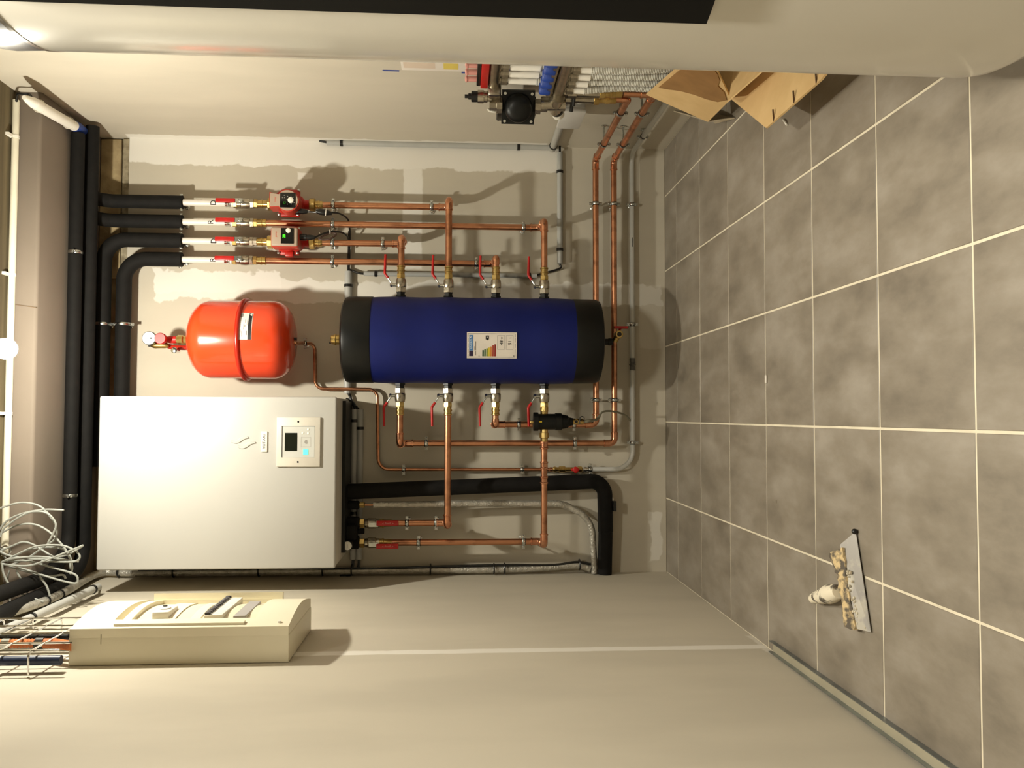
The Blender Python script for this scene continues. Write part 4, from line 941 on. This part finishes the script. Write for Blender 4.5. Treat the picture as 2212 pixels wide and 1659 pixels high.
# convex cover: frame of extruded arcs around the opening
ya, yb = y0+.05, y1-.04; zA, zB_ = 1.395, 1.715
A = arc(y0, y1, XL+.092, .022)
def slab(ys, ye, zs, ze, d=0, m=8):
    P = [(ys+(ye-ys)*k/m) for k in range(m+1)]
    fx_ = lambda y: XL+.094+.024*math.sin(PI*(y-y0)/(y1-y0))+d
    poly = [V(XL+.071, P[0], zs)]+[V(fx_(y), y, zs) for y in P]+[V(XL+.071, P[-1], zs)]
    return poly, V(0, 0, ze-zs)
def cov(nm_, ys, ye, zs, ze, d=0, m=CREAMPL):
    return part(nm_, MB().prism(*slab(ys, ye, zs, ze, d)), m, t, sharp=30)
cov('cover', y0+.001, y1-.001, z0+.002, zA, 0); cov('cover', y0+.001, y1-.001, zB_+.042, z1-.002, 0)
cov('cover', y0+.001, ya, zA, zB_+.042, 0); cov('cover', yb, y1-.001, zA, zB_+.042, 0)
cov('cover', ya, yb, zB_, zB_+.022, -.001); cov('finger_slot', ya, yb, zB_+.022, zB_+.042, -.03, CREAMIN)
cov('breaker_plate', ya, yb, zA, zB_, -.012, CREAMIN)
cov('side_rail', y1-.03, y1-.014, zA-.02, zB_+.03, .02); cov('side_rail', y0+.012, y0+.028, zA+.02, zB_+.03, .006)
xq = XL+.088
for (za, zb_) in ((1.61, 1.66), (1.545, 1.57)):
    cov('blank_strip', ya+.01, yb-.02, za, zb_, -.009)
t2 = part('socket', MB().rbox((xq, -1.12, 1.628), (xq+.03, -1.04, 1.672), .004, 2), WHITEPL, t)
part('socket_face', MB().lathe((xq+.029, -1.08, 1.652), (1, 0, 0), [(0, .016), (.004, .016), (.0045, .013)], 20), WHITEPL, t2)
part('button', MB().cyl((xq+.028, -1.068, 1.655), (xq+.036, -1.068, 1.655), .006, n=12), BLACKPL, t2)
for k in range(13):
    yy = -1.132+k*.0165
    bk = part('circuit_breaker', MB().rbox((xq-.012, yy, 1.485), (xq+.023, yy+.0158, 1.533), .001, 1), WHITEPL, t)
    part('toggle', MB().rbox((xq+.021, yy+.002, 1.517), (xq+.029, yy+.014, 1.531), .001, 1), mat('dark toggle', (44, 40, 46), .4) if k == 0 else bpy.data.materials['dark toggle'], bk)
part('blank_cover', MB().rbox((xq-.01, -1.13, 1.424), (xq+.0195, -.955, 1.457), .001, 1), mat('grey blank', (172, 168, 166), .4), t)
part('cover_screw', MB().cyl((XL+.098, y0+.022, z0+.03), (XL+.103, y0+.022, z0+.03), .005, n=10), WHITEPL, t)
mbx = MB().box((XL+.05, y0-.0003, z1-.075), (XL+.075, y0+.001, z1-.073)).box((XL+.001, y0-.0003, z0+.03), (XL+.1, y0+.001, z0+.0305))
part('seam', MB().box((XL+.055, y0-.0004, 1.77), (XL+.08, y0+.001, 1.772)), mat('seam line', (150, 142, 120), .6), t)  # thin strip darker than the cream cover, marking the seam

# wire basket tray with cables above the fuse box
TXx = XL+.06
t = thing('cable_tray', 'shiny wire basket tray rising from the fuse box to the ceiling', 'cable tray', V(TXx, -1.03, z1))
zt = ZB
def ty(py, px=100, x=TXx): return aX(px, py, x).y
rods = [(ty(1336), TXx), (ty(1337)-.0, TXx-.03), (ty(1368), TXx), (ty(1389), TXx), (ty(1405), TXx), (ty(1352), TXx)]
for (y, xx) in rods[:]:
    part('rod', MB().cyl((xx, y, z1-.01), (xx, y, zt-.001), .0032, n=8), CHROME, t)
for zz in (1.91, 1.99, 2.07, 2.15, 2.23, 2.31):
    part('cross_wire', MB().tube(fillet([V(XL+.004, ty(1336), zz), V(TXx, ty(1336), zz), V(TXx, ty(1408), zz), V(XL+.004, ty(1408), zz)], .012, 4), .0026, 8), CHROME, t)
yy = ty(1394, 100, XL+.04)
pts = [V(XL+.045, yy, zt-.002), V(XL+.045, yy, z1+.09), V(XL+.05, yy-.02, z1+.05), V(XL+.05, yy-.05, z1-.01)]
P = fillet(pts, .03, 5)
t = thing('conduit', 'orange corrugated conduit inside the wire basket tray', 'conduit', P[0])
mb = MB(); L_ = 0
dense = []
for k in range(len(P)-1):
    n = max(1, int((P[k+1]-P[k]).length/.004)); dense += [P[k].lerp(P[k+1], j/n) for j in range(n)]
dense.append(P[-1])
part('tube', MB().tube(dense, [.0115+.0016*(1 if (k//1) % 2 else -1) for k in range(len(dense))], 12), ORANGE, t)
part('clip', MB().cyl((XL+.045, yy, z1+.17), (XL+.045, yy, z1+.19), .0145, n=12), ZINC, t)
part('strap', MB().cyl((XL+.045, yy, z1+.085), (XL+.045, yy, z1+.105), .0165, n=12), BLACKPL, t)
t = thing('conduit', 'grey conduit inside the wire basket tray beside the orange one', 'conduit', V(XL+.035, ty(1378), zt))
part('tube', MB().cyl((XL+.035, ty(1376), zt-.002), (XL+.035, ty(1376), z1-.005), .013, n=14), CONDUIT, t)
t = thing('conduit', 'black glossy conduit inside the wire basket tray', 'conduit', V(XL+.04, ty(1362), zt))
part('tube', MB().cyl((XL+.04, ty(1362), zt-.002), (XL+.04, ty(1362), z1-.005), .0105, n=14), BLACKGLOSS, t)
t = thing('conduit', 'dark blue conduit entering the top of the fuse box', 'conduit', V(XL+.045, ty(1402), zt))
part('tube', MB().cyl((XL+.03, ty(1400), z1+.14), (XL+.03, ty(1400), z1-.005), .012, n=14), mat('dark blue sheath', (40, 50, 78), .4), t)

# coil of grey wires hanging under the ceiling
t = thing('cable_coil', 'tangled coil of grey wires hanging in the boiler-side ceiling corner', 'cable coil', aY(20, 1185, -.55))
def wire(pts, y=-.55, r=.0034):
    part('wire', MB().tube(spline([aY(p[0], p[1], y+(p[2] if len(p) > 2 else 0)) for p in pts], 7), r, 7), WIREGREY, t)
wire([(-30, 1115), (0, 1098), (45, 1086), (85, 1093), (110, 1118), (122, 1145), (118, 1165), (96, 1180), (60, 1205), (20, 1222)])
wire([(-5, 1150), (15, 1125), (50, 1109), (95, 1101), (138, 1102)])
wire([(-20, 1170), (0, 1153), (40, 1134), (75, 1133), (105, 1148), (135, 1178), (150, 1205), (152, 1230)])
wire([(0, 1160, -.02), (12, 1138, -.02), (60, 1108, -.02), (100, 1108, -.02), (120, 1130, -.02), (116, 1150, -.02), (104, 1172, -.02)])
wire([(-10, 1195), (25, 1180), (50, 1171), (75, 1178), (110, 1200), (140, 1213), (165, 1212)])
wire([(5, 1215, -.03), (40, 1196, -.03), (80, 1180, -.03), (130, 1178, -.03), (160, 1188, -.03), (172, 1200, -.03), (168, 1210, -.03), (150, 1214, -.03), (90, 1212, -.03)])
wire([(180, 1178, -.04), (150, 1190, -.04), (100, 1210, -.04), (60, 1222, -.04), (10, 1219, -.04), (6, 1213, -.04), (30, 1206, -.04), (90, 1203, -.03), (170, 1213, -.02)])
wire([(4, 1218, -.05), (8, 1240, -.05), (22, 1265, -.05), (50, 1285, -.05), (95, 1300, -.05)])
wire([(10, 1212, -.02), (60, 1212, -.02), (120, 1228, -.02), (160, 1240, -.02), (168, 1252, -.02), (160, 1260, -.02), (110, 1248, -.02), (40, 1225, -.02)])
wire([(20, 1224, 0), (70, 1238, 0), (105, 1245, 0), (135, 1242, 0), (142, 1250, 0)])
wire([(35, 1232, -.01), (48, 1258, -.01), (60, 1284, -.01)])
wire([(85, 1245, -.01), (100, 1265, -.01), (108, 1288, -.01)])
wire([(-10, 1185, -.01), (20, 1200, -.01), (80, 1208, -.01), (140, 1200, -.01), (178, 1180, -.01)])
wire([(-15, 1130, .01), (-5, 1165, .01), (5, 1195, .01), (18, 1215, .01)])
wire([(25, 1203, .02), (60, 1188, .02), (100, 1182, .02), (135, 1186, .02), (150, 1200, .02), (156, 1226, .02), (152, 1240, .02)])
wire([(20, 1232, .02), (15, 1262, .02), (22, 1300, .02), (20, 1335, .02)], r=.003)
part('ceiling_hook', MB().torus(aY(12, 1190, -.55), (0, 1, 0), .016, .003, 18, 6).cyl(aY(12, 1190, -.55)+V(0, 0, .014), V(aY(12, 1190, -.55).x, -.55, ZB), .003, n=8), CHROME, t)

# ================================================================== manifold on the right wall
XM = XR-.065
def R_(px, py, x=XM): return aX(px, py, x)
far = R_(1065, 186).y; zu, zl = R_(1066, 187).z, R_(1201, 205).z
PIT = .052
t = thing('heating_manifold', 'nickel underfloor heating manifold with red meters and blue caps on the side wall', 'manifold', V(XM, far, zl))
XMU, XML = XM+.01, XM-.015
fy = far-.02
part('upper_bar', MB().bcyl((XMU, far+.02, zu), (XMU, far-.42, zu), .019, .003, 18), NICKEL, t)
part('lower_bar', MB().bcyl((XML, far+.02, zl), (XML, far-.42, zl), .0195, .003, 18), NICKEL, t)
part('meter_strip', MB().rbox((XMU-.017, far-.41, zu+.018), (XMU+.017, far+.006, zu+.042), .003, 2), REDPL, t)
part('black_strip', MB().rbox((XMU-.013, far-.41, zu+.042), (XMU+.013, far-.002, zu+.055), .003, 2), BLACKPL, t)
part('valve_strip', MB().rbox((XML-.015, far-.41, zl+.022), (XML+.015, far+.005, zl+.04), .004, 2), NICKEL, t)
for k in range(5):
    y = far-.028-k*PIT
    part('flow_meter', MB().lathe((XMU, y, zu+.054), (0, 0, 1), [(0, .009), (.03, .009), (.031, .0115), (.035, .0115), (.038, .006)], 14), REDTRANS, t)
    cp_ = part('blue_cap', MB().lathe((XML, y, zl+.03), (0, 0, 1), [(0, .0195), (.004, .021), (.03, .0195), (.034, .016)], 14), BLUEPL, t)
    part('upper_nut', MB().lathe((XMU, y, zu-.016), (0, 0, -1), [(0, .011), (.006, .011), (.007, .017), (.026, .017), (.03, .012)], 8), NICKEL, t, sharp=20)
    part('lower_nut', MB().lathe((XML, y, zl-.016), (0, 0, -1), [(0, .011), (.006, .011), (.007, .017), (.026, .017), (.03, .012)], 8), NICKEL, t, sharp=20)
part('end_block', MB().rbox((XM-.03, far+.0, zu-.025), (XM+.03, far+.055, zu+.018), .008, 2), NICKEL, t)
part('end_block', MB().rbox((XM-.035, far+.0, zl-.025), (XM+.015, far+.055, zl+.022), .01, 3), NICKEL, t)
# air vent
a = R_(1033, 203, XM-.02)
part('vent_body', MB().lathe((XM-.02, far+.04, zu+.005), (0, 0, 1), [(0, .015), (.012, .015), (.014, .0185), (.024, .0185), (.026, .021), (.045, .021)], 18), NICKEL, t)
part('vent_knob', MB().lathe((XM-.02, far+.04, zu+.05), (0, 0, 1), [(0, .018), (.02, .018), (.021, .01), (.03, .01), (.031, .006), (.042, .006)], 14), BLACKPL, t)
# pump between the bars
pc = R_(1128, 212, XM-.05); pc = V(XM-.04, far+.07, (zu+zl)/2+.02)
pd = V(-.5, -.86, 0).normalized(); ps = V(.86, -.5, 0)
part('pump_body', MB().lathe(pc-pd*.02, pd, [(0, .046), (.045, .046), (.058, .04), (.066, .026), (.068, .012)], 28), BLACKCAP, t)
part('pump_flange', MB().obox(pc-pd*.005, ps*.108, pd*.02, V(0, 0, .108)), BLACKCAP, t)
for i_ in (-1, 1):
    for j_ in (-1, 1): part('flange_bolt', MB().cyl(pc+pd*.004+ps*i_*.044+V(0, 0, j_*.044), pc+pd*.009+ps*i_*.044+V(0, 0, j_*.044), .005, n=8), ZINC, t)
part('pump_box', MB().rbox(pc+V(-.012, .025, -.062), pc+V(.05, .1, .068), .005, 2), BLACKPL, t)
part('pump_plate', MB().box(pc+V(-.0135, .06, -.012), pc+V(-.0115, .08, .014)), mat('grey sticker', (150, 148, 144), .5), t)
for (dz, zz) in ((1, zu-.02), (-1, zl+.03)):
    part('pump_nut', MB().lathe(pc+V(0, -.01, dz*.05), (0, 0, dz), [(0, .018), (.004, .026), (.022, .026), (.024, .018), (.045, .018)], 8), NICKEL, t, sharp=20)
part('thermometer', MB().lathe((XM-.045, far+.085, zu-.004), (-1, .6, .2), [(0, .021), (.004, .0215), (.007, .019)], 24).cyl((XM-.02, far+.05, zu), (XM-.045, far+.085, zu-.004), .006, n=8), CLEARPL, t)
part('probe_wire', MB().tube(spline([V(XM-.045, far+.085, zu-.02), V(XM-.05, far+.105, zu-.05), pc+V(0, .12, .06), pc+V(.02, .13, .04)]), .004, 8), BLACKPL, t)
# mixing valve with thermostat head
mv = V(XM-.03, far+.06, zl)
part('mixing_valve', MB().cyl(mv+V(0, 0, .05), mv+V(0, 0, -.03), .0225, n=18).cyl(mv, mv+V(0, .055, -.006), .021, n=18).cyl(mv+V(0, -.06, 0), mv, .021, n=18), NICKEL, t)
part('thermostat_collar', MB().lathe(mv+V(0, .05, -.008), V(-.1, 1, -.3), [(0, .021), (.012, .021)], 18), BLACKPL, t)
part('thermostat_knob', MB().lathe(mv+V(-.001, .062, -.012), V(-.1, 1, -.3), [(0, .022), (.022, .021), (.026, .017)], 20), WHITEPL, t)
# inlet valves: two nickel ball valves down to the brass fittings
for k, (yv, zend) in enumerate(((pa.y, zt_v), (pb.y, zt_v-.01))):
    xk = XRP if k == 0 else XRP
    part('inlet_valve', MB().lathe((xk, yv, zl+.0), (0, 0, -1), [(0, .02), (.015, .02), (.016, .017), (.03, .017), (.031, .021), (.06, .021), (.062, .017), (zl-zend-.05, .018)], 12), NICKEL, t, sharp=25)
    part('inlet_nut', MB().lathe((xk, yv, zend+.052), (0, 0, -1), [(0, .0165), (.002, .021), (.018, .021), (.02, .0155), (.04, .0155), (.041, .017), (.05, .017), (.052, .0155), (.075, .0155)], 10), BRASS, t, sharp=20)
    part('drain_cock', MB().cyl((xk-.01, yv+.01, zl-.055), (xk-.035, yv+.03, zl-.055), .006, n=8), BLACKPL, t)
# loops going into the floor: one plastic sheathed pipe each
for k in range(4):
    y = far-.028-k*PIT
    for (xx, za, nm_, ln) in ((XMU, zu-.042, 'upper', .09), (XML, zl-.042, 'lower', .035)):
        kk = ['first', 'second', 'third', 'fourth', 'fifth', 'sixth'][k]
        tt = thing('sheathed_pipe', f'{kk} grey corrugated floor-heating pipe from the {nm_} manifold bar, counted from the pump', 'pipe', V(xx, y, 0), 'corrugated floor heating pipes')
        part('sleeve', MB().lathe((xx, y, za+.004), (0, 0, -1), [(0, .0125), (ln+.01, .0135), (ln+.012, .011)], 14), WHITEPL, tt)
        dx = .012 if nm_ == 'upper' else 0.02
        z_ = za-ln; pts = []
        n = 190
        for j in range(n+1):
            f = j/n; pts.append(V(xx+dx*math.sin(PI/2*f)+(.006*math.sin(f*6+k)), y+.012*math.sin(f*3.1+k*1.7)*f, z_*(1-f)))
        part('sheath', MB().tube(pts, [.0148+(.0007 if j % 2 else -.0007) for j in range(n+1)], 10), CORRU, tt)
# junction box and conduit
a = aX(1217, 228, XR-.03); b2 = aX(1257, 268, XR-.03)
jb = V(XR, -.47, aX(1228, 250, XR-.03).z)
t = thing('junction_box', 'grey white junction box with cable glands on the side wall below the manifold pump', 'junction box', jb)
zj = jb.z; yj0, yj1 = aX(1230, 226, XR-.05).y, aX(1230, 264, XR-.05).y
part('box', MB().rbox((XR-.06, yj0, zj-.038), (XR-.0005, yj1, zj+.038), .004, 2), mat('box grey', (170, 168, 162), .5), t)
part('lid', MB().rbox((XR-.074, yj0+.0, zj-.042), (XR-.058, yj1+.004, zj+.042), .004, 2), mat('lid white', (206, 204, 200), .5), t)
for dz in (-.018, .018): part('gland', MB().lathe((XR-.035, yj0+.002, zj+dz), (0, -1, 0), [(0, .014), (.006, .014), (.012, .008)], 14), GREYPL, t)
part('bottom_gland', MB().lathe((XR-.03, yj1-.002, zj+.025), (0, 1, 0), [(0, .014), (.008, .014), (.016, .012)], 14), GREYPL, t)
XC = XR-.018
conduit('grey white conduit from the junction box to the room corner', [V(XC, yj1-.005, zj+.012), V(XC, -.03, zj+.012)], r=.0145, rad=.02, m=GREYPL, ties=[(V(XC, -.07, zj+.012), (0, 1, 0), .0147)])
# labels on the right wall beyond the tank
t = thing('paper_label', 'torn paper strip with blue print on the side wall behind the big grey tank', 'label', aX(930, 148, XR))
a = aX(870, 151, XR-.001); b2 = aX(1010, 140, XR-.001)
part('strip', MB().box((XR-.0012, a.y-.12, aX(1010, 151, XR).z), (XR-.0002, a.y, aX(868, 151, XR).z)), PAPER, t)
part('pale_band', MB().box((XR-.0016, a.y-.06, aX(940, 143, XR).z), (XR-.0011, a.y-.018, aX(872, 143, XR).z)), C((214, 196, 178)), t)
part('yellow_band', MB().box((XR-.0016, a.y-.06, aX(990, 143, XR).z), (XR-.0011, a.y-.015, aX(958, 143, XR).z)), C((222, 200, 100)), t)
ph = part('printed_word', textmb('~~~~~', .02, aX(845, 152, XR-.0005), ex=(0, 0, -1), ey=(0, -1, 0)), C((50, 70, 150)), t, flat=True)
part('printed_word', MB().box((XR-.0008, aX(845, 152, XR).y-.004, aX(862, 152, XR).z), (XR-.0002, aX(845, 152, XR).y+.006, aX(828, 152, XR).z)), C((60, 78, 150)), t)
part('printed_word', MB().box((XR-.0008, aX(1002, 156, XR).y-.006, aX(1010, 156, XR).z), (XR-.0002, aX(1002, 156, XR).y+.008, aX(997, 156, XR).z)), C((60, 78, 150)), t)

# ================================================================== big grey water heater in front, right
cx, cyy, CR = .795, -2.318, .30
zs = aY(123, 118, -2.2).z; zbot = .035
t = thing('water_heater', 'large silver grey cylindrical water heater with black top standing at the side wall', 'water heater', V(cx, cyy, 0))
part('body', MB().lathe((cx, cyy, zbot), (0, 0, 1), [(0, CR-.075), (.004, CR-.05), (.014, CR-.028), (.03, CR-.011), (.05, CR-.002), (.065, CR), (zs-zbot, CR)], 96), GREYTANK, t)
part('seam_highlight', MB().lathe((cx, cyy, zs-.002), (0, 0, 1), [(0, CR+.0008), (.006, CR+.0008)], 96), CHROME, t)  # bright ring put in for the highlight along the seam
part('top_cover', MB().lathe((cx, cyy, zs+.003), (0, 0, 1), [(0, CR-.001), (.05, CR+.001), (.10, CR-.006), (.14, CR-.022), (.17, CR-.05), (.185, CR-.1), (.19, 0)], 96), BLACKGLOSS, t)
for k in range(3):
    a = math.radians(90+120*k+20); part('foot', MB().lathe((cx+.2*math.cos(a), cyy+.2*math.sin(a), 0), (0, 0, 1), [(0, .02), (.01, .02), (.011, .012), (.045, .012)], 14), BLACKPL, t)
# black service panel on its front: a curved plate
q = aY(1530, 52, -2.5)
def hit(px, py, R):
    d = ray(px, py); ox, oy = CAM.x-cx, CAM.y-cyy; a_ = d.x**2+d.y**2; b_ = ox*d.x+oy*d.y; c_ = ox*ox+oy*oy-R*R
    dd = b_*b_-a_*c_
    return CAM+d*((-b_-math.sqrt(max(dd, 0)))/a_)
RPn = CR+.014
e1 = hit(1526, 52, RPn); e2 = hit(1534, 5, RPn)
aa = math.atan2(e1.y-cyy, e1.x-cx); ae = aa+math.radians(62)
zp0, zp1 = e1.z, zs+.01
n = 20; vs = []; fs = []
for k in range(n+1):
    a = aa+(ae-aa)*k/n
    for (R, z) in ((CR-.002, zp0), (RPn, zp0-.004*math.sin(0)), (RPn, zp1), (CR-.002, zp1)):
        vs.append(V(cx+R*math.cos(a), cyy+R*math.sin(a), z))
for k in range(n):
    for j in range(4): fs.append((4*k+j, 4*k+(j+1) % 4, 4*k+4+(j+1) % 4, 4*k+4+j))
fs += [(3, 2, 1, 0), (4*n, 4*n+1, 4*n+2, 4*n+3)]
part('service_panel', MB().add(vs, fs), mat('matt black panel', (9, 9, 9), .5, 0, spec=.2), t, sharp=30)

# ================================================================== cardboard, trowel and track on the floor
def sheet(P, th=.005):
    P = [Vector(p) for p in P]; nrm = (P[1]-P[0]).cross(P[2]-P[0]).normalized()
    return MB().prism([p-nrm*th/2 for p in P], nrm*th)
t = thing('cardboard_box', 'opened brown cardboard box lying against the side wall behind the grey tank', 'box', V(.9, -1.1, 0))
def onPlane(px, py, P):
    n_ = (P[1]-P[0]).cross(P[2]-P[0]); d_ = ray(px, py); return CAM+d_*((P[0]-CAM).dot(n_)/d_.dot(n_))
def lift(P, d):
    P = [Vector(p) for p in P]; n_ = (P[1]-P[0]).cross(P[2]-P[0]).normalized()
    if n_.dot(CAM-P[0]) < 0: n_ = -n_
    return [p+n_*d for p in P]
A1 = aX(1396, 203, 1.02); A2 = aY(1530, 262, -.86); A3 = aY(1579, 213, -1.10)
PA = [A1, A2, A3]; A4 = onPlane(1462, 146, PA); A5 = onPlane(1545, 140, PA)
part('panel', sheet([A1, A2, A3, A5, A4]), CARD, t, flat=True)
B2 = V(.708, -1.437, .106); B3 = V(.712, -1.722, .095); PB = [A3, B2, B3]
B4 = onPlane(1800, 142, PB); B5 = onPlane(1548, 138, PB)
part('panel', sheet([A3, B2, B3, B4, B5]), CARD, t, flat=True)
part('torn_patch', sheet(lift([onPlane(*q, PA) for q in ((1424, 186), (1446, 190), (1470, 193), (1500, 201), (1528, 211), (1552, 217), (1571, 213), (1566, 196), (1552, 182), (1556, 170), (1552, 158), (1545, 148), (1470, 148))], .0045), .002), CARDDK, t, flat=True)
q0, q1, q2 = onPlane(1610, 228, PB), onPlane(1706, 150, PB), onPlane(1600, 140, PB)
LB = lift(PB+[q0, q1], .05)
part('flap', sheet([A3.lerp(B5, .05), LB[3], LB[4], onPlane(1585, 140, PB)], .004), CARD, t, flat=True)  # edge raised on purpose to shade a dark band onto the panel below
part('flap', sheet([aX(1455, 240, 1.08), V(1.06, -.60, .004), V(.985, -.70, .003), V(.93, -.90, .003), A2+V(0, 0, -.004)], .004), mat('grey cardboard underside', (160, 146, 122), .85), t, flat=True)
for (f, s_) in ((.16, .05), (.55, .06), (.93, .05)):
    p = B2.lerp(B3, f); part('staple', MB().obox(p+V(.015, 0, .003), V(.028, 0, .002), V(0, .003, 0), V(0, 0, .003)), mat('rusty staple', (86, 62, 40), .6), t)
t = thing('plastic_scrap', 'short white plastic scrap on the floor beside the cardboard corner', 'scrap', aZ(1693, 262, .004))
part('strip', MB().tube(spline([aZ(1692, 258, .003), aZ(1695, 263, .005), aZ(1700, 271, .003)]), .0025, 6), WHITEPL, t)

t = thing('putty_knife', 'wide steel putty knife crusted with dried plaster lying on the tiles', 'putty knife', aZ(1830, 1265, 0))
b0, b1 = aZ(1849, 1148, .004), aZ(1882, 1366, .004)
s0, s1 = aZ(1797, 1192, .03), aZ(1842, 1356, .022)
m0 = b0.lerp(s0, .45)
part('blade', sheet([b0, b1, s1.lerp(b1, .25), s0.lerp(b0, .35)], .0016), mat('worn knife steel', (150, 146, 142), .45, .6, (176, 170, 158), 26, .8, contrast=(.5, .6)), t, flat=True)
g0, g1 = aZ(1790, 1194, .03), aZ(1826, 1353, .024); g2, g3 = aZ(1848, 1360, .018), aZ(1818, 1184, .024)
n = 18; vs = []; fs = []
for k in range(n+1):
    a, b2 = g0.lerp(g1, k/n), g3.lerp(g2, k/n); j = lambda q: V(random.uniform(-.0025, .0025), random.uniform(-.0025, .0025), random.uniform(-.002, .003)*q)
    pin = .22*math.sin(PI*min(1, k/n/.9))
    a = a.lerp(b2, pin)
    vs += [a+V(0, 0, -.016), a+j(1), a.lerp(b2, .35)+V(0, 0, .006)+j(1), a.lerp(b2, .75)+V(0, 0, .004)+j(1), b2+j(1), b2+V(0, 0, -.012)]
for k in range(n):
    for q in range(5): fs.append((6*k+q, 6*k+q+1, 6*k+q+7, 6*k+q+6))
    fs.append((6*k+5, 6*k, 6*k+6, 6*k+11))
fs += [tuple(range(6)), tuple(range(6*n+5, 6*n-1, -1))]
part('plaster_spine', MB().add(vs, fs), PLASTERY, t)
mb = MB()
for k in range(22):
    f = random.uniform(.3, .97); p = g3.lerp(g2, f).lerp(b0.lerp(b1, f), random.uniform(.05, .3) if f < .8 else random.uniform(.1, .8)); r_ = random.uniform(.002, .005)
    mb.lathe(p, (random.uniform(-.2, .2), .3, 1), [(-.003, r_*.9), (.001, r_), (.0025, r_*.5)], 7)
part('plaster_crust', mb, mat('pale plaster', (210, 200, 178), .9, 0, (160, 148, 126), 80, .7), t)['kind'] = 'stuff'
h0, h1 = aZ(1812, 1278, .024), aZ(1757, 1293, .022)
part('handle', MB().lathe(h0, h1-h0, [(0, .015), (.015, .018), (.03, .0205), (.055, .0215), (.072, .019), ((h1-h0).length, .012)], 16), mat('plaster-splashed grip', (226, 216, 194), .85, 0, (92, 84, 74), 34, 1, contrast=(.52, .6)), t)
part('corner_cap', MB().sphere(b0+V(0, 0, .003), .0065, 10), BLACKPL, t)

t = thing('metal_track', 'long galvanised steel channel lying on the floor along the side wall', 'metal track', V(XL+.02, -1.16, 0))
a, b2 = V(XL+.0165, -1.17, 0), V(XL+.035, -3.2, 0)
d = (b2-a); u = d.normalized(); sd = V(-u.y, u.x, 0) if False else V(1, 0, 0)
part('web', MB().obox((a+b2)/2+V(0, 0, .0012), V(.028, 0, 0), d, V(0, 0, .0012)), mat('beige lit steel', (176, 168, 146), .6, .3), t)  # web coloured beige for the light falling inside the steel channel
for s_ in (-1, 1): part('flange', MB().obox((a+b2)/2+V(s_*.0145, 0, .007), V(.0016, 0, 0), d, V(0, 0, .013)), GALV, t)
t = thing('paper_scrap', 'tiny white plaster crumb lying between two floor tiles', 'scrap', aZ(1657, 819, 0))
part('crumb', MB().rbox(aZ(1657, 819, 0)+V(-.012, -.004, .0005), aZ(1657, 819, 0)+V(.012, .004, .006), .002, 1), PAPER, t)
